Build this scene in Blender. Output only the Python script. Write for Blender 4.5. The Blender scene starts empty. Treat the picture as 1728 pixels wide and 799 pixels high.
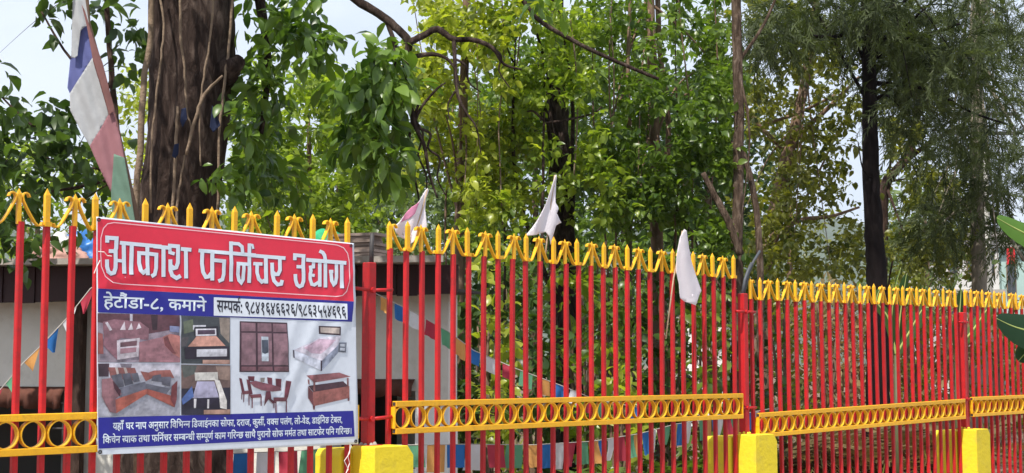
import bpy, bmesh, math, random
import numpy as np
from mathutils import Vector, Matrix, noise

SC = bpy.context.scene
COL = SC.collection
random.seed(7)
RNG = np.random.default_rng(7)

# ------------------------------------------------------------------ camera, sky, sun, exposure
F = 2500.0                 # focal length in photograph pixels (1728 wide)
CX, CY, YH = 864.0, 399.5, 615.0
CAMZ = 1.62
PITCH = math.atan((YH - CY) / F)
CAM = Vector((0, 0, CAMZ))
cam = bpy.data.cameras.new('camera')
cam.sensor_width = 36.0
cam.lens = 36.0 * F / 1728.0
cam.clip_end = 6000
cam.clip_start = 0.05
camo = bpy.data.objects.new('camera', cam)
camo.location = CAM
camo.rotation_euler = (math.pi / 2 + PITCH, 0, 0)
COL.objects.link(camo)
SC.camera = camo

def ray(px, py):
    x, y, z = px - CX, F, -(py - CY)
    c, s = math.cos(PITCH), math.sin(PITCH)
    return Vector((x, y * c - z * s, y * s + z * c))

HEAD = math.atan2(ray(3090, YH).x, ray(3090, YH).y)
D = Vector((math.sin(HEAD), math.cos(HEAD), 0))      # along the fence, away to the right
N = Vector((D.y, -D.x, 0))                           # out of the fence, towards the road
SUN_EL = math.radians(58)
sh = (-D * math.cos(math.radians(13)) + N * math.sin(math.radians(13))).normalized()   # along the fence from its near end, a little on the road side
SUN = Vector((sh.x * math.cos(SUN_EL), sh.y * math.cos(SUN_EL), math.sin(SUN_EL)))

w = bpy.data.worlds.new('World')
SC.world = w
w.use_nodes = True
nt = w.node_tree
nt.nodes.clear()
wo = nt.nodes.new('ShaderNodeOutputWorld')
bg = nt.nodes.new('ShaderNodeBackground')
sky = nt.nodes.new('ShaderNodeTexSky')
sky.sky_type = 'NISHITA'
sky.sun_disc = False
sky.sun_elevation = SUN_EL
sky.sun_rotation = math.atan2(SUN.x, SUN.y)
sky.dust_density = 1.5
sky.ozone_density = 1.0
tc = nt.nodes.new('ShaderNodeTexCoord')
mp = nt.nodes.new('ShaderNodeMapping')
mp.inputs['Scale'].default_value = (1, 1, 2.2)
nz = nt.nodes.new('ShaderNodeTexNoise')
nz.inputs['Scale'].default_value = 2.3
nz.inputs['Detail'].default_value = 7
nz.inputs['Roughness'].default_value = 0.55
cr = nt.nodes.new('ShaderNodeValToRGB')
cr.color_ramp.elements[0].position = 0.30
cr.color_ramp.elements[0].color = (0.45, 0.45, 0.45, 1)
cr.color_ramp.elements[1].position = 0.62
cr.color_ramp.elements[1].color = (0.97, 0.97, 0.97, 1)
mx = nt.nodes.new('ShaderNodeMix')
mx.data_type = 'RGBA'
mx.inputs['B'].default_value = (6.3, 6.9, 8.0, 1)     # bright thin cloud
nt.links.new(tc.outputs['Generated'], mp.inputs['Vector'])
nt.links.new(mp.outputs['Vector'], nz.inputs['Vector'])
nt.links.new(nz.outputs['Fac'], cr.inputs['Fac'])
nt.links.new(cr.outputs['Color'], mx.inputs['Factor'])
nt.links.new(sky.outputs['Color'], mx.inputs['A'])
nt.links.new(mx.outputs['Result'], bg.inputs['Color'])
bg.inputs['Strength'].default_value = 0.12
nt.links.new(bg.outputs['Background'], wo.inputs['Surface'])

sun = bpy.data.lights.new('sun', 'SUN')
sun.energy = 5.0
sun.angle = math.radians(0.6)
sun.color = (1.0, 0.95, 0.87)
suno = bpy.data.objects.new('sun', sun)
suno.rotation_euler = SUN.to_track_quat('Z', 'Y').to_euler()
suno.location = (0, -5, 20)
COL.objects.link(suno)

SC.view_settings.view_transform = 'Standard'
SC.view_settings.look = 'None'
SC.view_settings.exposure = 0.38
SC.view_settings.gamma = 1
SC.render.engine = 'CYCLES'
SC.cycles.max_bounces = 8
SC.cycles.transparent_max_bounces = 8
SC.cycles.use_denoising = True

# ------------------------------------------------------------------ geometry of the picture
def at(px, py, depth):
    """point seen at a pixel, at a distance (metres along +Y) taken from what the thing stands by"""
    r = ray(px, py)
    return CAM + r * (depth / r.y)

P0 = at(655, 733, F / 349.0)
P0.z = CAMZ

def hit(px, py, front=0.0):
    """(distance along fence, height) of the pixel on the fence plane, 'front' metres towards the road"""
    r = ray(px, py)
    o = P0 + N * front
    t = (o - CAM).dot(N) / r.dot(N)
    p = CAM + r * t
    return (p - o).dot(D), p.z

def fpos(s, z, front=0.0):
    p = P0 + D * s + N * front
    return Vector((p.x, p.y, z))

# ------------------------------------------------------------------ materials
def lin(c):
    return tuple(((v / 255.0) / 12.92 if v / 255.0 <= 0.04045 else ((v / 255.0 + 0.055) / 1.055) ** 2.4) for v in c)

MATS = {}

def mat(name, col, rough=0.6, var=0.15, scale=8.0, bump=0.0, bscale=60.0, spec=0.4, dirt=None, dirt_amt=0.0, metal=0.0, objrand=0.0, stretch=None):
    """principled material; colour varied by noise (var), optional dirt colour in patches, optional bump"""
    if name in MATS:
        return MATS[name]
    m = bpy.data.materials.new(name)
    m.use_nodes = True
    t = m.node_tree
    p = t.nodes['Principled BSDF']
    p.inputs['Roughness'].default_value = rough
    p.inputs['Specular IOR Level'].default_value = spec
    p.inputs['Metallic'].default_value = metal
    g = t.nodes.new('ShaderNodeTexCoord')
    vec = g.outputs['Object']
    if objrand:
        oj = t.nodes.new('ShaderNodeObjectInfo')
        of = t.nodes.new('ShaderNodeVectorMath')
        of.operation = 'MULTIPLY_ADD'
        of.inputs[0].default_value = (13.0, 29.0, 41.0)
        t.links.new(oj.outputs['Random'], of.inputs[1])
        t.links.new(vec, of.inputs[2])
        vec = of.outputs['Vector']
    if stretch:
        mpn = t.nodes.new('ShaderNodeMapping')
        mpn.inputs['Scale'].default_value = stretch
        t.links.new(vec, mpn.inputs['Vector'])
        vec = mpn.outputs['Vector']
    a = t.nodes.new('ShaderNodeTexNoise')
    a.inputs['Scale'].default_value = scale
    a.inputs['Detail'].default_value = 6
    a.inputs['Roughness'].default_value = 0.6
    t.links.new(vec, a.inputs['Vector'])
    mr = t.nodes.new('ShaderNodeMapRange')
    mr.inputs['From Min'].default_value = 0.25
    mr.inputs['From Max'].default_value = 0.75
    mr.inputs['To Min'].default_value = 1 - var
    mr.inputs['To Max'].default_value = 1 + var
    t.links.new(a.outputs['Fac'], mr.inputs['Value'])
    val = mr.outputs['Result']
    if objrand:
        oi = t.nodes.new('ShaderNodeObjectInfo')
        m2 = t.nodes.new('ShaderNodeMapRange')
        m2.inputs['To Min'].default_value = 1 - objrand
        m2.inputs['To Max'].default_value = 1 + objrand
        t.links.new(oi.outputs['Random'], m2.inputs['Value'])
        mm = t.nodes.new('ShaderNodeMath')
        mm.operation = 'MULTIPLY'
        t.links.new(val, mm.inputs[0])
        t.links.new(m2.outputs['Result'], mm.inputs[1])
        val = mm.outputs['Value']
    vm = t.nodes.new('ShaderNodeVectorMath')
    vm.operation = 'SCALE'
    vm.inputs[0].default_value = col[:3]
    t.links.new(val, vm.inputs['Scale'])
    out = vm.outputs['Vector']
    if dirt:
        b = t.nodes.new('ShaderNodeTexNoise')
        b.inputs['Scale'].default_value = scale * 2.3
        b.inputs['Detail'].default_value = 8
        b.inputs['Roughness'].default_value = 0.7
        t.links.new(vec, b.inputs['Vector'])
        r2 = t.nodes.new('ShaderNodeMapRange')
        r2.inputs['From Min'].default_value = 0.52
        r2.inputs['From Max'].default_value = 0.72
        r2.inputs['To Max'].default_value = dirt_amt
        t.links.new(b.outputs['Fac'], r2.inputs['Value'])
        mi = t.nodes.new('ShaderNodeMix')
        mi.data_type = 'RGBA'
        mi.inputs['B'].default_value = (*dirt, 1)
        t.links.new(r2.outputs['Result'], mi.inputs['Factor'])
        t.links.new(out, mi.inputs['A'])
        out = mi.outputs['Result']
    t.links.new(out, p.inputs['Base Color'])
    if bump:
        c = t.nodes.new('ShaderNodeTexNoise')
        c.inputs['Scale'].default_value = bscale
        c.inputs['Detail'].default_value = 5
        t.links.new(vec, c.inputs['Vector'])
        bp = t.nodes.new('ShaderNodeBump')
        bp.inputs['Strength'].default_value = bump
        bp.inputs['Distance'].default_value = 0.02
        t.links.new(c.outputs['Fac'], bp.inputs['Height'])
        t.links.new(bp.outputs['Normal'], p.inputs['Normal'])
    MATS[name] = m
    return m

def leafmat(name, c0, c1, trans=0.45, rough=0.42, tcol=None, spec=0.35):
    """leaf: two tones mixed by the per-leaf value 'var', light shining through"""
    m = bpy.data.materials.new(name)
    m.use_nodes = True
    t = m.node_tree
    p = t.nodes['Principled BSDF']
    o = t.nodes['Material Output']
    at_ = t.nodes.new('ShaderNodeAttribute')
    at_.attribute_name = 'var'
    mi = t.nodes.new('ShaderNodeMix')
    mi.data_type = 'RGBA'
    mi.inputs['A'].default_value = (*c0, 1)
    mi.inputs['B'].default_value = (*c1, 1)
    t.links.new(at_.outputs['Fac'], mi.inputs['Factor'])
    t.links.new(mi.outputs['Result'], p.inputs['Base Color'])
    p.inputs['Roughness'].default_value = rough
    p.inputs['Specular IOR Level'].default_value = spec
    tr = t.nodes.new('ShaderNodeBsdfTranslucent')
    g = t.nodes.new('ShaderNodeMix')
    g.data_type = 'RGBA'
    g.blend_type = 'MULTIPLY'
    g.inputs['Factor'].default_value = 1
    g.inputs['B'].default_value = (*(tcol or (1.5, 1.6, 0.6)), 1)
    t.links.new(mi.outputs['Result'], g.inputs['A'])
    t.links.new(g.outputs['Result'], tr.inputs['Color'])
    ms = t.nodes.new('ShaderNodeMixShader')
    ms.inputs['Fac'].default_value = trans
    t.links.new(p.outputs['BSDF'], ms.inputs[1])
    t.links.new(tr.outputs['BSDF'], ms.inputs[2])
    t.links.new(ms.outputs['Shader'], o.inputs['Surface'])
    MATS[name] = m
    return m

def clothmat(name, col, trans=0.3, var=0.1):
    m = mat(name, col, rough=0.9, var=var, scale=9, bump=0.15, bscale=120, spec=0.1)
    t = m.node_tree
    p = t.nodes['Principled BSDF']
    o = t.nodes['Material Output']
    tr = t.nodes.new('ShaderNodeBsdfTranslucent')
    src = p.inputs['Base Color'].links[0].from_socket
    t.links.new(src, tr.inputs['Color'])
    ms = t.nodes.new('ShaderNodeMixShader')
    ms.inputs['Fac'].default_value = trans
    t.links.new(p.outputs['BSDF'], ms.inputs[1])
    t.links.new(tr.outputs['BSDF'], ms.inputs[2])
    t.links.new(ms.outputs['Shader'], o.inputs['Surface'])
    return m

RED = mat('red_paint', (0.43, 0.011, 0.014), 0.45, 0.16, 14, 0.08, 90, 0.35, dirt=(0.17, 0.022, 0.016), dirt_amt=0.65, objrand=0.16)
YEL = mat('gold_yellow_paint', (0.80, 0.405, 0.005), 0.48, 0.10, 20, 0.08, 120, 0.5, dirt=(0.40, 0.20, 0.03), dirt_amt=0.5, objrand=0.08)
PILY = mat('pillar_yellow_paint', (0.76, 0.58, 0.025), 0.7, 0.07, 4, 0.2, 34, 0.3, dirt=(0.40, 0.31, 0.09), dirt_amt=0.34)
CONC = mat('concrete', (0.33, 0.31, 0.28), 0.9, 0.2, 5, 0.4, 40, 0.2)
IRON = mat('dark_iron', (0.045, 0.04, 0.04), 0.6, 0.3, 12, 0.1, 80)
PIPE = mat('grey_pipe', (0.06, 0.065, 0.075), 0.55, 0.2, 10, 0.1, 60)
BARK = mat('dark_bark', (0.050, 0.031, 0.025), 0.95, 0.6, 9, 1.0, 26, 0.1, dirt=(0.13, 0.085, 0.065), dirt_amt=0.85, stretch=(1, 1, 0.3))
BARK2 = mat('brown_bark', (0.17, 0.11, 0.075), 0.95, 0.45, 9, 0.9, 30, 0.15, dirt=(0.28, 0.23, 0.18), dirt_amt=0.7, stretch=(1, 1, 0.35))
BARK3 = mat('black_bark', (0.011, 0.008, 0.008), 0.95, 0.4, 9, 1.0, 30, 0.1, stretch=(1, 1, 0.3))
BARK4 = mat('grey_bark', (0.22, 0.19, 0.15), 0.95, 0.4, 9, 0.8, 30, 0.15, stretch=(1, 1, 0.35))
VINE = mat('pale_vine', (0.20, 0.145, 0.10), 0.9, 0.35, 15, 0.5, 60, 0.15)
WOODM = mat('bamboo', (0.42, 0.30, 0.20), 0.7, 0.25, 12, 0.2, 60)
STRING = mat('string', (0.45, 0.42, 0.38), 0.9, 0.1)

def barkmat(name, c0, c1, sc):
    """deeply fissured bark: dark cracks between raised plates"""
    m = bpy.data.materials.new(name)
    m.use_nodes = True
    t = m.node_tree
    p = t.nodes['Principled BSDF']
    p.inputs['Roughness'].default_value = 0.95
    p.inputs['Specular IOR Level'].default_value = 0.1
    g = t.nodes.new('ShaderNodeTexCoord')
    mpn = t.nodes.new('ShaderNodeMapping')
    mpn.inputs['Scale'].default_value = (1, 1, 0.30)
    t.links.new(g.outputs['Object'], mpn.inputs['Vector'])
    a = t.nodes.new('ShaderNodeTexNoise')
    a.inputs['Scale'].default_value = sc
    a.inputs['Detail'].default_value = 9
    a.inputs['Roughness'].default_value = 0.72
    a.inputs['Distortion'].default_value = 0.6
    t.links.new(mpn.outputs['Vector'], a.inputs['Vector'])
    b = t.nodes.new('ShaderNodeTexVoronoi')
    b.feature = 'DISTANCE_TO_EDGE'
    b.inputs['Scale'].default_value = sc * 1.1
    t.links.new(mpn.outputs['Vector'], b.inputs['Vector'])
    ml = t.nodes.new('ShaderNodeMath')
    ml.operation = 'MULTIPLY_ADD'
    ml.inputs[1].default_value = 0.22
    t.links.new(b.outputs['Distance'], ml.inputs[0])
    t.links.new(a.outputs['Fac'], ml.inputs[2])
    r = t.nodes.new('ShaderNodeValToRGB')
    e = r.color_ramp.elements
    e[0].position, e[0].color = 0.36, (*[v * 0.35 for v in c0], 1)
    e[1].position, e[1].color = 0.78, (*c1, 1)
    n_ = e.new(0.54)
    n_.color = (*c0, 1)
    t.links.new(ml.outputs['Value'], r.inputs['Fac'])
    t.links.new(r.outputs['Color'], p.inputs['Base Color'])
    bp = t.nodes.new('ShaderNodeBump')
    bp.inputs['Strength'].default_value = 1.0
    bp.inputs['Distance'].default_value = 0.05
    t.links.new(ml.outputs['Value'], bp.inputs['Height'])
    t.links.new(bp.outputs['Normal'], p.inputs['Normal'])
    MATS[name] = m
    return m

BIGBARK = barkmat('fissured_bark', (0.052, 0.035, 0.029), (0.165, 0.122, 0.100), 16.0)
THINBARK = barkmat('scaly_bark', (0.110, 0.075, 0.054), (0.300, 0.230, 0.180), 20.0)

# ------------------------------------------------------------------ mesh helpers
class MB:
    def __init__(self):
        self.v, self.f = [], []

    def add(self, vs, fs):
        b = len(self.v)
        self.v += [tuple(x) for x in vs]
        self.f += [tuple(b + i for i in q) for q in fs]
        return self

    def box(self, x0, x1, y0, y1, z0, z1):
        vs = [(x, y, z) for z in (z0, z1) for y in (y0, y1) for x in (x0, x1)]
        return self.add(vs, [(0, 2, 3, 1), (4, 5, 7, 6), (0, 1, 5, 4), (2, 6, 7, 3), (0, 4, 6, 2), (1, 3, 7, 5)])

    def tube(self, pts, radii, seg=8, cap=True, jit=0.0, rnd=random):
        pts = [Vector(p) for p in pts]
        n = len(pts)
        if not hasattr(radii, '__len__'):
            radii = [radii] * n
        vs, fs = [], []
        up = None
        for i, p in enumerate(pts):
            t = (pts[min(i + 1, n - 1)] - pts[max(i - 1, 0)]).normalized()
            if up is None:
                up = t.orthogonal().normalized()
            a = (up - t * up.dot(t)).normalized()
            up = a
            b = t.cross(a)
            for k in range(seg):
                an = 2 * math.pi * k / seg
                r = radii[i] * (1 + (rnd.uniform(-jit, jit) if jit else 0))
                vs.append(p + (a * math.cos(an) + b * math.sin(an)) * r)
        for i in range(n - 1):
            for k in range(seg):
                k2 = (k + 1) % seg
                fs.append((i * seg + k, i * seg + k2, (i + 1) * seg + k2, (i + 1) * seg + k))
        if cap:
            fs.append(tuple(range(seg - 1, -1, -1)))
            fs.append(tuple((n - 1) * seg + k for k in range(seg)))
        return self.add(vs, fs)

    def mesh(self, name, m=None, smooth=False):
        me = bpy.data.meshes.new(name)
        me.from_pydata(self.v, [], self.f)
        me.update()
        if m:
            me.materials.append(m)
        if smooth:
            me.polygons.foreach_set('use_smooth', [True] * len(me.polygons))
        return me

    def build(self, name, m, parent=None, smooth=False, **kw):
        return obj(name, self.mesh(name, m, smooth), parent, **kw)

def obj(name, me, parent=None, loc=None, rot=None, label=None, cat=None, group=None, kind=None):
    o = bpy.data.objects.new(name, me)
    COL.objects.link(o)
    if parent:
        o.parent = parent
    if loc is not None:
        o.location = loc
    if rot is not None:
        o.rotation_euler = rot
    for k, v in (('label', label), ('category', cat), ('group', group), ('kind', kind)):
        if v:
            o[k] = v
    return o

def thing(name, label, cat, loc=(0, 0, 0), rot=(0, 0, 0), group=None):
    return obj(name, None, None, loc, rot, label, cat, group)

def bevel(o, wdt=0.004, seg=1):
    b = o.modifiers.new('bevel', 'BEVEL')
    b.width = wdt
    b.segments = seg
    b.limit_method = 'ANGLE'
    return o

def strip(path, half_y, th, closed=False):
    """flat metal strip bent along a path in the x-z plane"""
    mb = MB()
    n = len(path)
    vs, fs = [], []
    for i in range(n):
        if closed:
            a, b = path[(i - 1) % n], path[(i + 1) % n]
        else:
            a, b = path[max(i - 1, 0)], path[min(i + 1, n - 1)]
        tx, tz = b[0] - a[0], b[1] - a[1]
        l = math.hypot(tx, tz) or 1
        nx, nz_ = -tz / l, tx / l
        x, z = path[i]
        for sx, sy in ((1, -1), (1, 1), (-1, 1), (-1, -1)):
            vs.append((x + nx * th / 2 * sx, sy * half_y, z + nz_ * th / 2 * sx))
    m = n if closed else n - 1
    for i in range(m):
        j = (i + 1) % n
        for k in range(4):
            k2 = (k + 1) % 4
            fs.append((i * 4 + k, i * 4 + k2, j * 4 + k2, j * 4 + k))
    if not closed:
        fs += [(3, 2, 1, 0), tuple((n - 1) * 4 + k for k in range(4))]
    mb.add(vs, fs)
    return mb

ZR = (0, 0, math.pi / 2 - HEAD)       # local x runs along the fence, -y faces the road

# ================================================================== THE SETTING
def ground_mesh():
    mb = MB()
    # yard behind the fence out to the horizon: uneven near, coarse far
    ds = [0, 0.5, 1, 2, 3, 4, 5, 6, 8, 10, 12, 15, 18, 22, 27, 34, 45, 60, 90, 140, 250, 500, 1200, 4000]
    ss = [-4000, -1200, -400, -150, -70, -40, -25, -15] + [x * 1.0 for x in range(-11, 41)] + [45, 52, 60, 80, 120, 250, 700, 1600, 4000]
    vs, fs = [], []
    for d in ds:
        for s in ss:
            p = P0 + D * s - N * (d + 0.12)
            z = 0.38 + (0.10 * noise.noise(Vector((s * 0.35, d * 0.35, 0))) + 0.05 * noise.noise(Vector((s, d, 3)))) * min(1, d / 2)
            vs.append((p.x, p.y, z))
    n = len(ss)
    for i in range(len(ds) - 1):
        for j in range(n - 1):
            fs.append((i * n + j, i * n + j + 1, (i + 1) * n + j + 1, (i + 1) * n + j))
    mb.add(vs, fs)
    return mb

SOIL = mat('dry_soil', (0.17, 0.125, 0.09), 0.95, 0.4, 1.2, 0.6, 14, 0.1, dirt=(0.07, 0.075, 0.03), dirt_amt=0.8)
ground_mesh().build('ground', SOIL, kind='structure', smooth=True)
ASPH = mat('asphalt', (0.13, 0.12, 0.11), 0.9, 0.25, 3, 0.4, 90, 0.3, dirt=(0.14, 0.12, 0.10), dirt_amt=0.5)
PAVE = mat('dusty_verge', (0.36, 0.32, 0.27), 0.95, 0.25, 2, 0.4, 50, 0.2)
def slab(name, m, s0, s1, f0, f1, z0, z1):
    mb = MB()
    vs = [fpos(s, z, f) for z in (z0, z1) for f in (f0, f1) for s in (s0, s1)]
    mb.add(vs, [(0, 2, 3, 1), (4, 5, 7, 6), (0, 1, 5, 4), (2, 6, 7, 3), (0, 4, 6, 2), (1, 3, 7, 5)])
    return mb.build(name, m, kind='structure')
slab('pavement', PAVE, -60, 80, 0.16, 2.4, -0.4, 0.12)
slab('road', ASPH, -400, 600, 2.4, 400, -0.5, 0.0)
slab('kerb', CONC, -60, 80, 2.3, 2.45, -0.3, 0.135)

# low plinth wall that carries the fence panels
pw = MB()
for v in [(-4.2, 10.2, -0.16, 0.14, 0.0, 0.64)]:
    pw.box(v[0], v[1], v[2], v[3], v[4], v[5])
o = pw.build('plinth_wall', CONC, None, loc=(P0.x, P0.y, 0), rot=ZR, label='low grey concrete plinth wall under the red fence', cat='wall')
bevel(o, 0.01)

# distant wooded hills
def hills(name, dist, base, amp, seed, m):
    mb = MB()
    vs, fs = [], []
    n = 90
    for i in range(n):
        a = math.radians(-50 + 100 * i / (n - 1))
        h = base + amp * (noise.noise(Vector((i * 0.13, seed, 0))) + 0.5 * noise.noise(Vector((i * 0.41, seed, 5))) + 0.2 * noise.noise(Vector((i * 1.1, seed, 9))))
        for k, (fr, dd) in enumerate(((0, -0.22), (0.35, -0.12), (0.75, -0.04), (1.0, 0.02), (0.7, 0.2))):
            hh = h * fr + (amp * 0.12 * noise.noise(Vector((i * 0.6, k * 3.1, seed))) if 0 < k < 3 else 0)
            r = dist * (1 + dd)
            vs.append((r * math.sin(a), r * math.cos(a), hh - (3 if k == 0 else 0)))
    for i in range(n - 1):
        for k in range(4):
            fs.append((i * 5 + k, (i + 1) * 5 + k, (i + 1) * 5 + k + 1, i * 5 + k + 1))
    mb.add(vs, fs)
    return mb.build(name, m, kind='structure', smooth=True)
HILL = mat('forest_hill', (0.055, 0.075, 0.04), 0.95, 0.35, 0.02, 0.0)
hills('hill', 1500, 135, 45, 2.0, HILL)

# ================================================================== THE FENCE
SP = 0.1119
BAR_W = 0.0118
def bar_mesh():
    mb = MB()
    b = BAR_W
    c = 0.0035
    ring = [(-b + c, -b), (b - c, -b), (b, -b + c), (b, b - c), (b - c, b), (-b + c, b), (-b, b - c), (-b, -b + c)]
    vs = [(x, y, -0.64) for x, y in ring] + [(x, y, 0.893) for x, y in ring]
    fs = [(k, (k + 1) % 8, 8 + (k + 1) % 8, 8 + k) for k in range(8)] + [tuple(range(8, 16)), tuple(range(7, -1, -1))]
    mb.add(vs, fs)
    return mb.mesh('bar', RED)
def spear(mb, h, z0, ztip, zsh):
    vs = [(x * h, y * h * 0.8, z) for z in (z0, zsh) for x, y in ((-1, -1), (1, -1), (1, 1), (-1, 1))] + [(0, 0, ztip)]
    mb.add(vs, [(3, 2, 1, 0)] + [(k, (k + 1) % 4, 4 + (k + 1) % 4, 4 + k) for k in range(4)] + [(4 + k, 4 + (k + 1) % 4, 8) for k in range(4)])
    return mb
def finial_spear():
    mb = spear(MB(), 0.0105, 0.888, 1.036, 1.008)
    mb.box(-0.0155, 0.0155, -0.0155, 0.0155, 0.884, 0.902)
    return mb.mesh('spear_finial', YEL)
LEG = [(0.098, 0.900), (0.092, 0.887), (0.080, 0.886), (0.066, 0.898), (0.048, 0.925), (0.031, 0.953), (0.018, 0.978), (0.0135, 0.994), (0.018, 1.006), (0.028, 1.011), (0.038, 1.006), (0.043, 0.994)]
def finial_fleur(sides):
    mb = spear(MB(), 0.0085 if len(sides) == 2 else 0.0105, 0.888, 1.028, 1.004)
    for s in sides:
        q = strip([(x * s, z) for x, z in LEG], 0.010, 0.0055)
        mb.add(q.v, q.f)
    return mb.mesh('fleur_finial', YEL)
R_RING = 0.0512
def ring_mesh():
    return strip([(R_RING * math.cos(2 * math.pi * k / 22), R_RING * math.sin(2 * math.pi * k / 22)) for k in range(22)], 0.0125, 0.005, True).mesh('ring', YEL, False)
ME_BAR, ME_SPEAR, ME_FLEUR, ME_HALF, ME_RING = bar_mesh(), finial_spear(), finial_fleur((1, -1)), finial_fleur((1,)), ring_mesh()

def fence_panel(label, s0, s1, z0, z1):
    """z0, z1: height of the underside of the ring rail at both ends"""
    L = s1 - s0
    sp = L / 27.0
    t = thing('metal_fence', label, 'fence', fpos(s0, z0), (0, -math.atan2(z1 - z0, L), ZR[2]), 'red fence panels with yellow finials')
    for i in range(28):
        x = i * sp
        lean = random.uniform(-0.0035, 0.0035)
        obj('bar', ME_BAR, t, (x - lean * 0, 0, random.uniform(-0.003, 0.003)), (random.uniform(-0.003, 0.003), lean, 0))
        me = ME_SPEAR if i % 2 else (ME_HALF if i == 0 else ME_FLEUR)
        obj('spear_finial' if i % 2 else 'fleur_finial', me, t, (x + lean * 0.9, 0, random.uniform(-0.003, 0.003)), (0, lean + random.uniform(-0.012, 0.012), random.uniform(-0.08, 0.08)))
        if i < 27:
            obj('ring', ME_RING, t, (x + sp / 2, -0.027, 0.0785), (random.uniform(-0.03, 0.03), random.uniform(0, 6.28), 0))
    for z in (0.0, 0.13):
        mb = MB()
        x0, x1 = 0.012, L + 0.035
        # solid square bar; dark end plates stand in for shade in a hollow
        mb.box(x0, x1, -0.042, -0.0135, z, z + 0.027)
        bevel(mb.build('rail', YEL, t), 0.002)
        mb = MB()
        for e, dx in ((x0, -0.0012), (x1, 0.0012)):
            mb.box(min(e, e + dx), max(e, e + dx), -0.037, -0.0185, z + 0.005, z + 0.022)
        mb.build('rail_end_shade', IRON, t)
    for e in (0.004, L + 0.028):
        mb = MB()
        mb.box(e, e + 0.007, -0.040, -0.0136, 0.0272, 0.1298)
        mb.build('end_plate', YEL, t)
    return t

PANELS = [(-3.325, -0.261, 1.272, 1.274), (0.0, 3.02, 1.286, 1.279), (3.232, 6.240, 1.150, 1.188), (6.402, 9.424, 1.200, 1.205)]
PL = ['red fence panel carrying the furniture banner, highest panel of the fence',
      'red fence panel with three white flags, between the banner and the second yellow pillar',
      'lower red fence panel between second and third yellow pillars, before the black trunk',
      'red fence panel beyond the third yellow pillar, partly behind banana leaves']
for l, p in zip(PL, PANELS):
    fence_panel(l, *p)

# posts and pillars
POSTS = [(-0.132, 0.484, -0.385), (3.125, 0.452, -0.445), (6.335, 0.415, -0.515), (9.55, 0.415, -0.53)]
PLBL = ['red square post on the yellow pillar beside the furniture banner', 'red square post on the second pillar with grey pipes sticking out of its top',
        'red square post on the third pillar next to the banana leaves', 'red square post at the far end of the fence behind banana leaves']
QLBL = ['yellow concrete pillar under the lower corner of the banner', 'yellow concrete pillar where the fence steps down', 'yellow concrete pillar before the last fence panel', 'yellow concrete pillar at the far end of the fence']
for i, (s, zt, zb) in enumerate(POSTS):
    base = CAMZ + zb
    h = zt - zb
    t = thing('fence_post', PLBL[i], 'post', fpos(s, base), ZR, 'red posts between the fence panels')
    mb = MB()
    mb.box(-0.025, 0.025, -0.025, 0.025, -0.02, h)
    bevel(mb.build('post_tube', RED, t), 0.004)
    mb = MB()
    mb.box(-0.05, 0.05, -0.05, 0.05, -0.004, 0.006)
    mb.build('base_plate', RED, t)
    for zz in ((0.352, -0.257) if i == 0 else (0.335, -0.277)):
        for sd in (-1, 1):
            e = (PANELS[i][1] if sd < 0 else (PANELS[i + 1][0] if i < 3 else s + 0.13)) - s
            mb = MB()
            mb.tube([(sd * 0.02, -0.022, zz - zb), (e, -0.022, zz - zb + (0.006 if i == 0 else 0))], 0.0085, 8)
            mb.build('bracket', RED, t, smooth=True)
        mb = MB()
        mb.tube([(0, -0.036, zz - zb), (0, -0.02, zz - zb)], 0.013, 8)
        mb.build('bolt', RED, t)
    # pillar: wide block behind the bars, narrower block in front that carries the post
    ph = base
    q = thing('concrete_pillar', QLBL[i], 'pillar', fpos(s + 0.035, 0), ZR, 'yellow concrete pillars')
    def block(x0, x1, y0, y1, zt_, ch, chl):
        mb = MB()
        prof = [(x0, 0), (x1 + 0.012, 0), (x1 + 0.008, zt_ - ch * 1.6), (x1 - ch, zt_ - 0.002), (x0 + chl, zt_), (x0, zt_ - chl * 1.5)]
        n = len(prof)
        vs = [(x, y0, z) for x, z in prof] + [(x, y1, z) for x, z in prof]
        mb.add(vs, [tuple(range(n)), tuple(range(2 * n - 1, n - 1, -1))] + [(k + n, (k + 1) % n + n, (k + 1) % n, k)[::1] for k in range(n)])
        return mb
    o = block(-0.190, 0.200, 0.021, 0.20, ph - 0.012, 0.012, 0.018).build('back_block', PILY, q)
    bevel(o, 0.007, 2)
    o = block(-0.118, 0.128, -0.135, 0.0209, ph + 0.004, 0.030, 0.004).build('front_block', PILY, q)
    bevel(o, 0.006, 2)
    mb = MB()
    rr = random.Random(i)
    for k in range(7):
        a = k * 0.9
        mb.tube([(0.035 * math.cos(a) - 0.035, 0.035 * math.sin(a), ph - 0.01), (0.03 * math.cos(a) - 0.035, 0.03 * math.sin(a), ph + 0.012 + rr.random() * 0.008)], [0.02, 0.006], 6, jit=0.3, rnd=rr)
    mb.build('mortar_lump', CONC if i == 0 else PILY, q, smooth=True)

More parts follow.
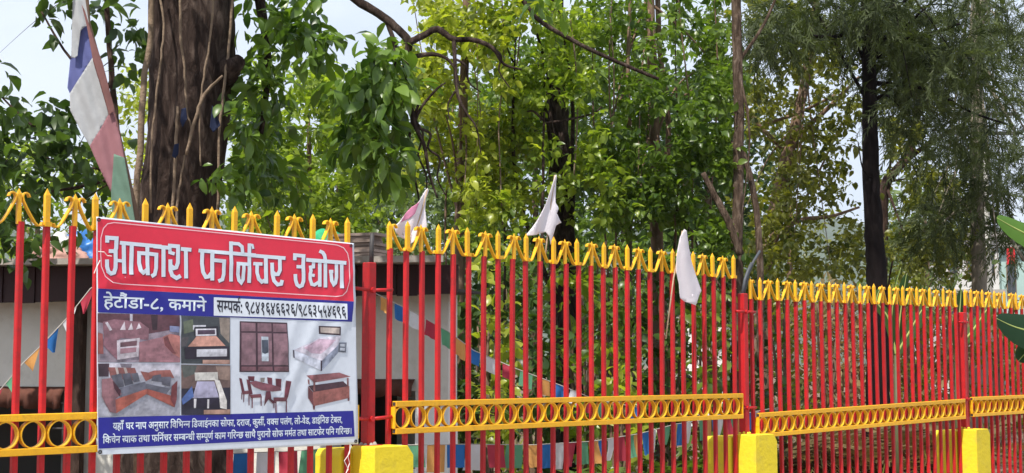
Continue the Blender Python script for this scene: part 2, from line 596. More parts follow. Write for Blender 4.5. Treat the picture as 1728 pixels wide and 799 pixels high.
# steel rod and pipes sticking out of the post tops
mb = MB()
p = fpos(-0.118, CAMZ + 0.47)
mb.tube([(0, 0, 0), (0.0, 0, 0.08), (0.004, 0, 0.155)], [0.011, 0.011, 0.0105], 8)
mb.build('steel_rod', IRON, None, True, loc=p, rot=ZR, label='short dark steel rod standing out of the post by the banner', cat='rod')
for k, (dx, top, lean) in enumerate(((-0.006, 0.20, 0.12), (0.008, 0.285, 0.205))):
    mb = MB()
    mb.tube([(dx, 0, -0.02), (dx + lean * 0.3, 0.0, top * 0.45), (dx + lean * 0.62, 0.0, top * 0.75), (dx + lean, 0, top)], 0.0085 + 0.002 * (1 - k), 8)
    mb.build('plastic_pipe', PIPE, None, True, loc=fpos(3.125, CAMZ + 0.452), rot=ZR,
             label=['shorter grey pipe leaning out of the second post top', 'longer curved grey pipe leaning out of the second post top'][k], cat='pipe', group='pipes in the post top')

# ================================================================== THE BANNER
BF = 0.050                                   # hangs this far in front of the fence line
bs0, bz0 = hit(165, 768, BF)
ban = thing('furniture_banner', 'printed vinyl furniture shop banner in red, blue and white tied to the fence', 'banner', fpos(bs0, bz0, BF), ZR)

def bdisp(x, z):
    """ripples and creases of the vinyl (metres towards the road)"""
    d = 0.005 * noise.noise(Vector((x * 2.3, z * 1.4, 1.7))) + 0.0025 * noise.noise(Vector((x * 6, z * 4, 8.1)))
    for (x0, z0, ang, wd, a, ln) in ((1.06, 0.42, 62, 0.020, 0.0050, 0.34), (1.17, 0.40, 58, 0.016, 0.0042, 0.30), (0.93, 0.38, 66, 0.022, 0.0035, 0.28), (1.30, 0.55, 60, 0.018, 0.0045, 0.25),
                                (0.30, 0.62, -50, 0.022, 0.0045, 0.22), (0.10, 0.70, 20, 0.016, 0.004, 0.12), (1.28, 0.70, 52, 0.015, 0.004, 0.14), (0.25, 0.10, 10, 0.020, 0.003, 0.2), (0.06, 0.2, 85, 0.015, 0.004, 0.25), (0.62, 0.80, -20, 0.02, 0.003, 0.25)):
        a_ = math.radians(ang)
        u = (x - x0) * math.cos(a_) + (z - z0) * math.sin(a_)
        v = -(x - x0) * math.sin(a_) + (z - z0) * math.cos(a_)
        d += a * math.exp(-(v / wd) ** 2) * math.exp(-(u / ln) ** 4)
    # pulled back where it is tied at the corners
    return d

def px_xz(px, py):
    s, z = hit(px, py, BF)
    return (s - bs0, z - bz0)

GRID = 0.024
CBLUE = (33, 32, 138)
PRINT = {}
def printmat(c):
    c = tuple(c)
    if c not in PRINT:
        PRINT[c] = mat('print_%d_%d_%d' % c, lin(c), 0.38, 0.05 if max(c) > 200 or c == CBLUE else 0.2, 30 if max(c) > 200 else 60, 0.0, 60, 0.5)
    return PRINT[c]

PHOTO = mat('printed_photo', (0.5, 0.5, 0.5), 0.38, 0.0, 30, 0.0, 60, 0.5)
_at = PHOTO.node_tree.nodes.new('ShaderNodeAttribute')
_at.attribute_name = 'tone'
PHOTO.node_tree.links.new(_at.outputs['Color'], PHOTO.node_tree.nodes['Principled BSDF'].inputs['Base Color'])

class Art:
    """flat print cut to follow the ripples of the sheet; every shape a layer above the one before"""
    def __init__(self):
        self.v, self.f, self.m, self.mats, self.c = [], [], [], [], []

    def add_xz(self, verts, faces, color, lift, grid=GRID, photo=None):
        bm = bmesh.new()
        vs = [bm.verts.new((x, 0, z)) for x, z in verts]
        for q in faces:
            try:
                bm.faces.new([vs[i] for i in q])
            except ValueError:
                pass
        xs = [v[0] for v in verts]
        zs = [v[1] for v in verts]
        for ax, lo, hi in ((0, min(xs), max(xs)), (2, min(zs), max(zs))):
            k = math.ceil(lo / grid + 1e-6)
            while k * grid < hi - 1e-5:
                co = [0, 0, 0]
                co[ax] = k * grid
                no = [0, 0, 0]
                no[ax] = 1
                bmesh.ops.bisect_plane(bm, geom=bm.verts[:] + bm.edges[:] + bm.faces[:], plane_co=co, plane_no=no)
                k += 1
        bmesh.ops.triangulate(bm, faces=bm.faces[:])
        mt = PHOTO if photo is not None else printmat(color)
        if mt not in self.mats:
            self.mats.append(mt)
        mi = self.mats.index(mt)
        b = len(self.v)
        bm.verts.index_update()
        for v in bm.verts:
            self.v.append((v.co.x, -(bdisp(v.co.x, v.co.z) + lift), v.co.z))
        for f in bm.faces:
            if f.calc_area() < 1e-10:
                continue
            ix = [b + v.index for v in f.verts]
            if f.normal.y > 0:
                ix.reverse()
            self.f.append(ix)
            self.m.append(mi)
            if photo is not None:
                c_ = f.calc_center_median()
                k_ = 1 + 0.42 * noise.noise(Vector((c_.x * 21, c_.z * 34, photo))) + 0.30 * noise.noise(Vector((c_.x * 75, c_.z * 90, photo + 3))) + 0.22 * ((c_.z - min(zs)) / max(1e-3, max(zs) - min(zs)) - 0.5)
                self.c.append(tuple(min(1.0, v * k_) for v in lin(color)) + (1.0,))
        bm.free()

    def poly(self, pts, color, lift, grid=GRID, photo=None):
        self.add_xz([px_xz(*p) for p in pts], [tuple(range(len(pts)))], color, lift, grid, photo)

    def build(self, name, label=None):
        me = bpy.data.meshes.new(name)
        me.from_pydata(self.v, [], self.f)
        for m_ in self.mats:
            me.materials.append(m_)
        me.polygons.foreach_set('material_index', self.m)
        me.polygons.foreach_set('use_smooth', [True] * len(me.polygons))
        if self.c:
            at_ = me.attributes.new('tone', 'FLOAT_COLOR', 'FACE')
            at_.data.foreach_set('color', np.array(self.c, np.float32).ravel())
        me.update()
        return obj(name, me, ban, label=label)

def ribbon(pts, width):
    pts = [Vector(p) for p in pts]
    n = len(pts)
    vs = []
    for i in range(n):
        a = (pts[i] - pts[i - 1]).normalized() if i else (pts[1] - pts[0]).normalized()
        b = (pts[i + 1] - pts[i]).normalized() if i < n - 1 else a
        na, nb = Vector((-a.y, a.x)), Vector((-b.y, b.x))
        m_ = (na + nb)
        m_ = m_.normalized() if m_.length > 1e-4 else na
        k = min(1.6, 1 / max(0.35, m_.dot(na)))
        vs += [pts[i] + m_ * width / 2 * k, pts[i] - m_ * width / 2 * k]
    return [tuple(v) for v in vs], [(2 * i, 2 * i + 1, 2 * i + 3, 2 * i + 2) for i in range(n - 1)]

# sheet
c4 = [px_xz(163, 366), px_xz(597.5, 411), px_xz(604.5, 750), px_xz(165, 768)]
sheet = Art()
sheet.add_xz(c4, [(0, 1, 2, 3)], (208, 214, 224), 0.0)
so = sheet.build('vinyl_sheet')
sm = so.modifiers.new('solid', 'SOLIDIFY')
sm.thickness = 0.0008
sm.offset = -1
L1, L2, L3 = 0.0012, 0.0022, 0.0032
CRED, CBLUE, CWHITE = (222, 40, 66), (33, 32, 138), (212, 222, 232)
a = Art(); a.poly([(164.5, 369), (594.5, 412.5), (595.5, 509), (165.5, 487)], CRED, L1); a.build('red_field')
a = Art(); a.poly([(165.5, 487.3), (595.5, 509.3), (593.5, 543.5), (165.5, 527.5)], CBLUE, L1); a.build('address_band')
a = Art(); a.poly([(165.5, 705), (595.5, 693.5), (598, 737), (166, 757.5)], CBLUE, L1); a.build('services_band')
a = Art(); a.poly([(360, 502), (584.5, 513), (584.5, 540), (360, 533)], (222, 228, 236), L2); a.build('contact_box')
# thin rounded outline round the name
a = Art()
pts = [(192, 376), (380, 394.5), (545, 411), (568, 414), (579, 418.5), (586, 428), (588.7, 442), (588.5, 474), (584, 492), (577, 499), (566, 500.8), (380, 490), (205, 479.5), (190, 477), (178, 467), (171, 450), (169.8, 430), (170, 402), (174, 386), (181, 378), (192, 376)]
vs, fs = ribbon(pts, 1.5)
a.add_xz([px_xz(*p) for p in vs], fs, (240, 196, 202), L2)
a.build('outline_frame')

TITLE = [
 (170, 390, [([(92, 176), (92, 102), (232, 112), (226, 262), (212, 305)], 60), ([(116, 302), (215, 305)], 56), ([(218, 285), (222, 440), (220, 555), (198, 625), (152, 640), (112, 610), (92, 535), (90, 428)], 60), ([(215, 442), (330, 450)], 48),
   ([(338, 178), (350, 640)], 60), ([(280, 178), (900, 236)], 56), ([(458, 200), (450, 655)], 60), ([(690, 230), (690, 665)], 58),
   ([(690, 340), (566, 332), (564, 480), (588, 592), (625, 628), (690, 570)], 56), ([(690, 340), (824, 356), (820, 560), (800, 650), (744, 682)], 56)]),
 (260, 390, [([(-20, 232), (230, 256)], 56), ([(130, 245), (132, 690)], 60), ([(200, 220), (352, 233), (348, 480), (325, 548), (285, 560), (250, 525)], 58), ([(226, 225), (230, 325), (300, 345)], 50),
   ([(236, 428), (238, 590), (265, 668), (330, 708), (392, 672)], 58), ([(392, 270), (552, 284)], 56), ([(468, 280), (472, 712)], 58)]),
 (330, 400, [([(35, 206), (900, 277)], 54), ([(92, 220), (86, 400), (102, 530), (142, 604), (185, 596), (236, 530)], 56), ([(237, 230), (238, 655)], 58), ([(240, 348), (413, 366), (410, 560), (390, 640), (328, 666)], 54),
   ([(520, 70), (522, 670)], 56), ([(520, 98), (635, 106), (688, 150), (698, 255)], 50), ([(795, 412), (626, 402), (624, 560), (642, 650), (676, 688), (704, 640), (712, 420)], 52), ([(804, 100), (798, 690)], 56), ([(800, 118), (850, 124), (864, 180)], 34)]),
 (400, 400, [([(200, 278), (722, 320)], 54), ([(240, 402), (380, 408)], 50), ([(300, 405), (294, 540), (318, 632), (366, 676), (430, 640)], 54), ([(430, 310), (430, 700)], 58),
   ([(637, 330), (638, 500), (610, 560), (560, 562), (528, 520)], 54), ([(522, 388), (526, 560), (548, 660), (600, 716), (655, 706), (670, 648)], 54)]),
 (490, 410, [([(60, 262), (62, 186), (192, 198), (186, 330), (172, 362)], 54), ([(86, 358), (180, 362)], 50), ([(186, 340), (192, 480), (190, 575), (168, 640), (132, 656), (94, 630), (72, 560), (68, 470)], 54),
   ([(230, 256), (826, 304)], 56), ([(340, 275), (338, 362), (296, 366), (304, 420), (292, 470), (292, 545), (315, 622), (355, 632), (425, 585)], 48), ([(296, 482), (358, 492)], 46), ([(430, 270), (432, 660)], 52),
   ([(515, 670), (512, 260), (500, 190), (474, 148), (424, 124)], 52), ([(676, 290), (676, 520), (660, 605), (634, 628), (606, 570), (592, 410)], 50), ([(566, 432), (630, 432)], 50), ([(755, 300), (755, 682)], 54)]),
]
tl, ts = Art(), Art()
k = 0
for ox, oy, strokes in TITLE:
    for pts, wd in strokes:
        vs, fs = ribbon([(ox + x / 8.88, oy + y / 8.88) for x, y in pts], wd / 8.88)
        tl.add_xz([px_xz(*p) for p in vs], fs, CWHITE, L3 + 0.00012 * (k % 12))
        ts.add_xz([px_xz(x + 1.5, y + 1.5) for x, y in vs], fs, (136, 26, 66), L2 + 0.00006 * (k % 12))
        k += 1
ts.build('lettering_shadow')
tl.build('shop_name_lettering', 'large white shop name lettering')

def glyphs(seg):
    """mesh of a run of characters, from the font built into the program"""
    c = bpy.data.curves.new('glyphs', 'FONT')
    c.body = seg
    c.size = 1
    c.resolution_u = 2
    c.offset = 0.016
    o = bpy.data.objects.new('glyphs', c)
    COL.objects.link(o)
    bpy.context.view_layer.update()
    ev = o.evaluated_get(bpy.context.evaluated_depsgraph_get())
    me = ev.to_mesh()
    vs = [(v.co.x, v.co.y) for v in me.vertices]
    fs = [tuple(p_.vertices) for p_ in me.polygons]
    ev.to_mesh_clear()
    bpy.data.objects.remove(o)
    bpy.data.curves.remove(c)
    return vs, fs

def layout(text):
    """{x} = half form of a consonant, ^ = hook written above, blank = word space"""
    V, Fc = [], []
    x = 0.0
    i = 0
    run = ''
    def put(vs, fs):
        b = len(V)
        V.extend((vx + x, vy) for vx, vy in vs)
        Fc.extend(tuple(b + q for q in f) for f in fs)
    def flush():
        nonlocal run, x
        if run:
            vs, fs = glyphs(run)
            put(vs, fs)
            x += max(v[0] for v in vs) + (0.03 if run[-1] in ',:' else -0.012)
            run = ''
    while i < len(text):
        ch = text[i]
        if ch == ' ':
            flush()
            x += 0.24
        elif ch == '^':
            flush()
            vs, fs = ribbon([(-0.16, 0.62), (-0.20, 0.76), (-0.11, 0.86), (-0.03, 0.80)], 0.085)
            put(vs, fs)
        elif ch == '{':
            flush()
            vs, fs = glyphs(text[i + 1])
            bm = bmesh.new()
            bv = [bm.verts.new((a_, b_, 0)) for a_, b_ in vs]
            for f in fs:
                try:
                    bm.faces.new([bv[q] for q in f])
                except ValueError:
                    pass
            wd = max(v[0] for v in vs)
            cut = wd * (0.66 if text[i + 1] != 'क' else 0.72)
            bmesh.ops.bisect_plane(bm, geom=bm.verts[:] + bm.edges[:] + bm.faces[:], plane_co=(cut, 0, 0), plane_no=(1, 0, 0), clear_outer=True)
            bm.verts.index_update()
            put([(v.co.x, v.co.y) for v in bm.verts], [tuple(v.index for v in f.verts) for f in bm.faces])
            bm.free()
            x += cut - 0.02
            i += 2
        else:
            run += ch
        i += 1
    flush()
    return V, Fc, x

def text_line(name, text, base_l, base_r, head_l, color, lift):
    """baseline from pixel to pixel, headline height from the left pixel"""
    V, Fc, W = layout(text)
    b0, b1, h0 = Vector(px_xz(*base_l)), Vector(px_xz(*base_r)), Vector(px_xz(*head_l))
    ux, uy = (b1 - b0) / W, Vector((0.0, (h0 - b0).y)) / 0.62
    a = Art()
    a.add_xz([tuple(b0 + ux * vx + uy * vy) for vx, vy in V], Fc, color, lift)
    return a.build(name)

text_line('address_lettering', 'हेटौंडा-८, कमाने', (175, 518.5), (347, 525.5), (175, 500.5), CWHITE, L2)
text_line('contact_lettering', 'स{म}पक^: ९८४१६४६६२६/९८६३५५४६९६', (365, 526.5), (582, 536), (365, 507.5), (28, 26, 44), L3)
text_line('services_lettering', 'यहाँ घर नाप अनुसार िविभ{न}न िडजाईनका सोफा, दराज, कुसी^, व{क}स पलंग, लो-वेड, डाईिनङ टेबल,', (190, 725.5), (577, 713.5), (190, 714.5), CWHITE, L2)
text_line('services_lettering', 'िकचेन {र}याक तथा फिन^चर स{म}ब{न}धी स{म}पूण^ काम गिर{न}छ साथै पुरानो सोफ मम^त तथा साटफेर पिन गिर{न}छ।', (173, 748.5), (592, 732.5), (173, 737.5), CWHITE, L2)

def picture(label, ox, oy, sc, shapes):
    a = Art()
    for k, (col, pts) in enumerate(shapes):
        g_ = sum(col) / 3
        col = tuple(int(v * 0.72 + g_ * 0.24 + o_) for v, o_ in zip(col, (0, 0, 4)))
        a.poly([(ox + x / sc, oy + y / sc) for x, y in pts], col, L1 + 0.0001 + 0.00018 * k, 0.0085, ox + oy * 0.1 + k * 1.7)
    a.build('printed_picture', label)

picture('printed photo of a striped sofa with cushions', 160, 530, 4.44, [
 ((152, 134, 144), [(22, -6), (630, 10), (632, 364), (22, 364)]), ((104, 58, 64), [(22, -6), (630, 10), (630, 110), (400, 150), (22, 60)]), ((190, 185, 195), [(265, 0), (285, 2), (285, 70), (265, 70)]), ((60, 34, 40), [(420, 6), (470, 8), (465, 120), (430, 120)]),
 ((150, 95, 104), [(60, 60), (150, 40), (340, 60), (405, 110), (400, 195), (330, 190), (200, 182), (165, 200), (70, 170)]), ((216, 202, 206), [(190, 120), (225, 56), (232, 120)]), ((216, 202, 206), [(250, 120), (275, 66), (288, 118)]), ((216, 202, 206), [(308, 118), (330, 68), (348, 105)]),
 ((210, 198, 204), [(78, 66), (98, 60), (132, 120), (114, 128)]), ((146, 92, 102), [(70, 170), (165, 200), (165, 345), (60, 230)]), ((202, 188, 194), [(165, 200), (335, 180), (325, 320), (165, 345)]), ((118, 74, 80), [(190, 215), (315, 200), (312, 238), (190, 250)]), ((164, 112, 120), [(190, 260), (310, 250), (308, 285), (190, 300)]),
 ((164, 104, 110), [(330, 212), (510, 172), (632, 200), (632, 364), (330, 360)]), ((184, 106, 92), [(505, 172), (560, 150), (632, 165), (632, 330), (580, 300), (520, 240)]), ((126, 60, 58), [(512, 180), (540, 165), (560, 220), (600, 300), (570, 290), (520, 235)]), ((166, 80, 70), [(22, 140), (58, 150), (64, 300), (22, 300)]), ((120, 130, 170), [(555, 90), (625, 95), (625, 140), (555, 135)])])
picture('printed photo of a grey corner sofa', 160, 530, 4.44, [
 ((166, 166, 176), [(22, 368), (632, 372), (632, 762), (24, 772)]), ((198, 192, 202), [(22, 368), (632, 372), (632, 470), (24, 450)]), ((70, 45, 55), [(24, 372), (110, 372), (105, 470), (30, 470)]), ((120, 110, 120), [(190, 372), (280, 374), (270, 410), (200, 400)]),
 ((150, 82, 72), [(100, 400), (300, 405), (335, 505), (120, 480)]), ((190, 170, 160), [(150, 402), (170, 402), (185, 460), (165, 462)]), ((190, 170, 160), [(215, 402), (235, 404), (250, 450), (230, 452)]), ((166, 88, 74), [(340, 430), (400, 440), (440, 425), (560, 420), (590, 480), (430, 480), (380, 505)]),
 ((92, 92, 104), [(120, 462), (200, 446), (220, 545), (150, 560)]), ((86, 86, 98), [(206, 450), (265, 442), (286, 522), (225, 540)]), ((94, 94, 106), [(270, 447), (320, 442), (335, 505), (290, 515)]), ((90, 90, 102), [(430, 465), (490, 452), (500, 512), (420, 502)]), ((96, 94, 106), [(496, 472), (566, 472), (560, 545), (500, 530)]),
 ((104, 104, 116), [(165, 565), (375, 507), (385, 560), (200, 632)]), ((98, 98, 110), [(380, 522), (560, 560), (530, 602), (385, 560)]), ((186, 86, 62), [(150, 642), (385, 562), (385, 600), (160, 745)]), ((170, 76, 56), [(386, 562), (600, 622), (590, 700), (386, 602)]),
 ((150, 96, 98), [(50, 490), (120, 480), (200, 600), (150, 640), (160, 745), (110, 735), (50, 620)]), ((78, 30, 40), [(130, 500), (195, 575), (185, 620), (140, 560)]), ((126, 50, 50), [(570, 540), (610, 500), (605, 640), (590, 700), (560, 640)])])
picture('printed photo of a dark bed with an orange mattress', 160, 530, 4.44, [
 ((66, 72, 72), [(642, 12), (1012, 28), (1010, 378), (642, 372)]), ((150, 132, 112), [(930, 30), (1010, 34), (1005, 220), (940, 150)]), ((104, 114, 82), [(655, 60), (730, 40), (740, 130), (660, 150)]), ((90, 84, 84), [(642, 180), (700, 170), (680, 240), (642, 250)]), ((205, 205, 212), [(730, 85), (828, 84), (828, 96), (742, 98), (742, 118), (730, 120)]),
 ((40, 35, 45), [(738, 104), (920, 92), (926, 166), (740, 166)]), ((224, 220, 226), [(750, 112), (905, 110), (907, 162), (750, 166)]), ((84, 60, 80), [(765, 122), (895, 120), (897, 152), (765, 155)]), ((224, 150, 122), [(755, 168), (905, 166), (975, 240), (690, 246)]), ((44, 30, 46), [(666, 250), (1000, 245), (1002, 335), (670, 338)]), ((206, 206, 212), [(755, 266), (985, 262), (985, 318), (755, 322)]), ((190, 140, 116), [(800, 345), (1006, 345), (1006, 376), (800, 374)])])
picture('printed photo of a white framed bed with a blue side', 160, 530, 4.44, [
 ((112, 84, 74), [(642, 380), (1012, 386), (1014, 756), (642, 758)]), ((90, 96, 86), [(642, 384), (760, 386), (740, 450), (660, 480)]), ((150, 120, 100), [(900, 392), (1008, 392), (1008, 500), (930, 490)]), ((42, 38, 52), [(642, 560), (1010, 552), (1012, 756), (642, 757)]),
 ((216, 212, 198), [(740, 440), (915, 436), (920, 496), (745, 500)]), ((172, 166, 196), [(760, 506), (890, 506), (925, 626), (725, 632)]), ((222, 216, 206), [(890, 490), (930, 500), (985, 650), (985, 715), (935, 705), (925, 600)]), ((70, 102, 172), [(720, 540), (735, 620), (652, 682), (642, 640)]), ((36, 26, 46), [(730, 636), (930, 636), (930, 712), (650, 692)]),
 ((214, 210, 210), [(735, 636), (755, 636), (750, 706), (735, 706)]), ((214, 210, 210), [(838, 640), (852, 640), (850, 708), (836, 708)]), ((190, 142, 112), [(810, 720), (1010, 716), (1010, 750), (810, 752)])])
DR = (72, 40, 50)
DOOR, DRW = (142, 100, 106), (126, 76, 82)
picture('printed wooden wardrobe with a mirror', 385, 530, 4.44, [(DR, [(85, 55), (443, 66), (455, 436), (82, 436)])] + [(DOOR, q) for q in (
 [(95, 65), (203, 70), (203, 130), (97, 130)], [(218, 70), (323, 72), (325, 132), (218, 132)], [(335, 74), (436, 76), (438, 136), (336, 135)], [(97, 142), (203, 143), (205, 385), (95, 385)], [(218, 145), (325, 146), (328, 385), (218, 385)], [(337, 147), (440, 148), (446, 385), (338, 385)])]
 + [(DRW, q) for q in ([(95, 395), (205, 395), (206, 428), (95, 428)], [(218, 395), (328, 395), (330, 428), (218, 428)], [(340, 395), (447, 395), (450, 430), (342, 430)])] + [((192, 206, 216), [(245, 170), (298, 172), (300, 355), (247, 355)]), ((70, 80, 96), [(248, 196), (296, 196), (298, 290), (272, 300), (250, 290)])])
picture('printed white bed with a pink mattress', 385, 530, 4.44, [((66, 40, 46), [(675, 90), (838, 96), (836, 162), (678, 150)]), ((192, 172, 156), [(688, 100), (828, 106), (826, 150), (690, 140)]), ((214, 206, 218), [(490, 272), (680, 180), (840, 165), (820, 235), (695, 352)]), ((206, 168, 186), [(560, 255), (680, 188), (800, 195), (770, 230), (690, 300), (620, 295)]),
 ((200, 206, 220), [(490, 275), (690, 352), (690, 425), (492, 330)]), ((150, 160, 182), [(695, 352), (820, 232), (820, 292), (700, 425)]), ((60, 40, 60), [(483, 270), (492, 272), (495, 330), (486, 328)]), ((60, 40, 60), [(685, 350), (697, 350), (699, 428), (689, 428)]), ((104, 112, 124), [(825, 215), (885, 215), (880, 290), (822, 286)]), ((200, 208, 218), [(835, 225), (874, 225), (872, 246), (835, 244)]), ((200, 208, 218), [(834, 254), (872, 256), (870, 278), (834, 274)])])
CH, ST = (116, 40, 52), (122, 56, 62)
chairs = [[(80, 480), (100, 485), (122, 582), (102, 590)], [(135, 490), (160, 500), (182, 600), (156, 606)], [(290, 475), (326, 480), (326, 540), (295, 520)], [(350, 485), (398, 488), (395, 555), (355, 540)], [(145, 467), (195, 468), (192, 505), (150, 500)]]
legs = [[(97, 590), (104, 590), (103, 642), (97, 642)], [(112, 600), (120, 600), (118, 662), (112, 662)], [(150, 604), (158, 604), (158, 686), (151, 686)], [(174, 625), (182, 625), (182, 706), (174, 706)], [(240, 620), (248, 620), (248, 690), (241, 690)], [(338, 650), (345, 650), (344, 706), (337, 706)], [(352, 655), (360, 655), (360, 742), (352, 742)], [(430, 650), (438, 650), (438, 738), (430, 738)]]
picture('printed dining table with six chairs', 385, 530, 4.44, [(CH, q) for q in chairs + legs] + [((142, 72, 82), [(155, 512), (200, 502), (300, 525), (390, 550), (395, 575), (330, 582), (250, 572), (190, 547)]), ((100, 35, 46), [(280, 580), (310, 580), (320, 640), (360, 665), (330, 672), (296, 640), (264, 692), (270, 640)]), (CH, [(430, 500), (466, 506), (442, 626), (414, 626)])]
 + [(ST, q) for q in ([(100, 580), (150, 575), (156, 600), (105, 604)], [(155, 606), (240, 600), (250, 626), (165, 632)], [(335, 626), (440, 626), (430, 656), (340, 656)])] + [((150, 140, 130), [(235, 480), (270, 478), (265, 512), (240, 512)])])
picture('printed wooden coffee table with a shelf', 385, 530, 4.44, [((80, 45, 52), [(598, 540), (860, 505), (902, 545), (640, 586)])] + [((142, 82, 76), q) for q in ([(595, 490), (606, 494), (606, 532), (597, 526)], [(638, 515), (652, 515), (652, 582), (638, 580)], [(888, 480), (900, 480), (900, 542), (888, 540)])]
 + [((166, 88, 74), [(635, 586), (905, 541), (905, 630), (640, 692)]), ((122, 56, 56), [(595, 542), (634, 586), (640, 692), (600, 632)]), ((150, 84, 84), [(585, 462), (830, 440), (915, 470), (640, 516)]), ((110, 50, 50), [(634, 690), (650, 688), (648, 718), (638, 718)]), ((110, 50, 50), [(892, 630), (906, 628), (904, 652), (894, 652)])])
# eyelets and strings
for i, (px, py) in enumerate(((166.5, 371), (592, 415), (600, 745), (168.5, 763))):
    x, z = px_xz(px, py)
    mb = strip([(0.0065 * math.cos(k * math.pi / 5), 0.0065 * math.sin(k * math.pi / 5)) for k in range(10)], 0.002, 0.004, True)
    mb.build('eyelet', IRON, ban, loc=(x, -bdisp(x, z) - 0.002, z))
for pts in ([(163, 425), (172, 426), (178, 432), (185, 433)], [(166, 440), (159, 452), (156, 462)], [(588, 750), (586, 765), (578, 778), (584, 792), (577, 805)], [(590, 752), (583, 770), (587, 782), (580, 799), (583, 806)]):
    mb = MB()
    mb.tube([(px_xz(*p)[0], -0.012 - 0.004 * (i % 2), px_xz(*p)[1]) for i, p in enumerate(pts)], 0.0018, 5)
    mb.build('tie_string', mat('white_string', (0.75, 0.72, 0.68), 0.9, 0.05), ban)

# ================================================================== CLOTH
WCL = clothmat('white_flag_cloth', (0.85, 0.80, 0.83), 0.3, 0.04)
PCL = clothmat('pink_stained_cloth', (0.72, 0.30, 0.45), 0.25, 0.2)

def cloth(name, m, parent, outline, to3, fold=(1, 0), amp=0.012, freq=60, cuts=3, seed=0, thick=0.0015):
    """outline in pixels -> fine cloth; to3(px,py,out) places it; folds run across 'fold'"""
    bm = bmesh.new()
    bm.faces.new([bm.verts.new((x, y, 0)) for x, y in outline])
    bmesh.ops.triangulate(bm, faces=bm.faces[:])
    for ax in (0, 1):
        lo, hi = min(p[ax] for p in outline), max(p[ax] for p in outline)
        n_ = 5 * cuts
        for k_ in range(1, n_):
            co, no = [0, 0, 0], [0, 0, 0]
            co[ax] = lo + (hi - lo) * k_ / n_
            no[ax] = 1
            bmesh.ops.bisect_plane(bm, geom=bm.verts[:] + bm.edges[:] + bm.faces[:], plane_co=co, plane_no=no)
    bmesh.ops.triangulate(bm, faces=bm.faces[:])
    fl = math.hypot(*fold)
    for v in bm.verts:
        x, y = v.co.x, v.co.y
        u = (x * fold[0] + y * fold[1]) / fl
        w_ = amp * (math.sin(u * freq / 100 + 1.5 * noise.noise(Vector((x * 0.012, y * 0.012, seed)))) * 0.7 + 0.5 * noise.noise(Vector((x * 0.03, y * 0.012, seed + 4))) + 0.10 * noise.noise(Vector((x * 0.11, y * 0.07, seed + 9))))
        v.co = to3(x, y, w_)
    bmesh.ops.recalc_face_normals(bm, faces=bm.faces[:])
    me = bpy.data.meshes.new(name)
    bm.to_mesh(me)
    bm.free()
    me.materials.append(m)
    me.polygons.foreach_set('use_smooth', [True] * len(me.polygons))
    o = obj(name, me, parent)
    s = o.modifiers.new('solid', 'SOLIDIFY')
    s.thickness = thick
    return o

def fence_to3(front, origin):
    def f(x, y, w_):
        s, z = hit(x, y, front)
        return fpos(s, z, front + w_) - origin
    return f

def white_flag(label, front, outline, stick, fold, extra=None, stain=None, stick_front=None):
    sf = front if stick_front is None else stick_front
    s, z = hit(stick[-1][0], stick[-1][1], sf)
    o0 = fpos(s, z, sf)
    t = thing('white_flag', label, 'flag', o0, (0, 0, 0), 'white cloth flags tied to the fence')
    cloth('cloth', WCL, t, outline, fence_to3(front, o0), fold, 0.010, 24, 4, len(label))
    for e in extra or []:
        cloth('cloth_fold', WCL, t, e, fence_to3(front + 0.02, o0), fold, 0.01, 60, 3, 3)
    if stain:
        cloth('pink_stain', PCL, t, stain, fence_to3(front + 0.004, o0), fold, 0.010, 24, 4, len(label), 0.0005)
    mb = MB()
    pts = []
    for px, py in stick:
        s, z = hit(px, py, sf)
        pts.append(fpos(s, z, sf - 0.006) - o0)
    mb.tube(pts, 0.0048, 7)
    mb.build('stick', WOODM, t, True)
    return t
white_flag('white triangular flag with a pink stain, nearest the banner', -0.045, [(722.5, 318), (719, 321), (708, 338), (688, 359), (663, 383), (666, 394), (674, 399), (684, 405), (694, 398), (701, 389), (713, 386), (719, 383), (718, 355), (720, 335), (724, 322)],
           [(722, 320), (712, 360), (700, 395), (685, 440)], (1, 0.25), [[(700, 386), (711, 385), (704, 402), (694, 412), (690, 408)]], [(694, 350), (708, 340), (699, 361), (690, 370), (676, 376), (683, 364)])
white_flag('torn white flag with a ragged tail, middle one of three on the fence', -0.045, [(938, 295), (934, 305), (920, 345), (903, 375), (887, 399), (903, 397), (921, 392), (925, 400), (928, 414), (932, 400), (937, 381), (949, 376), (938, 361), (941, 352), (937, 343), (939, 320), (940, 298)],
           [(938, 296), (930, 350), (924, 410), (921, 440)], (1, 0.3))
white_flag('white flag hanging limp from a bamboo stick in front of the bars', 0.085, [(1153, 387), (1148, 400), (1144, 430), (1143, 460), (1148, 480), (1149, 503), (1158, 510), (1172, 516), (1178, 505), (1184, 491), (1175, 462), (1168, 440), (1162, 410), (1158, 390)],
           [(1153, 390), (1147, 428), (1138, 470), (1125, 572)], (1, -0.15), None, None, 0.075)

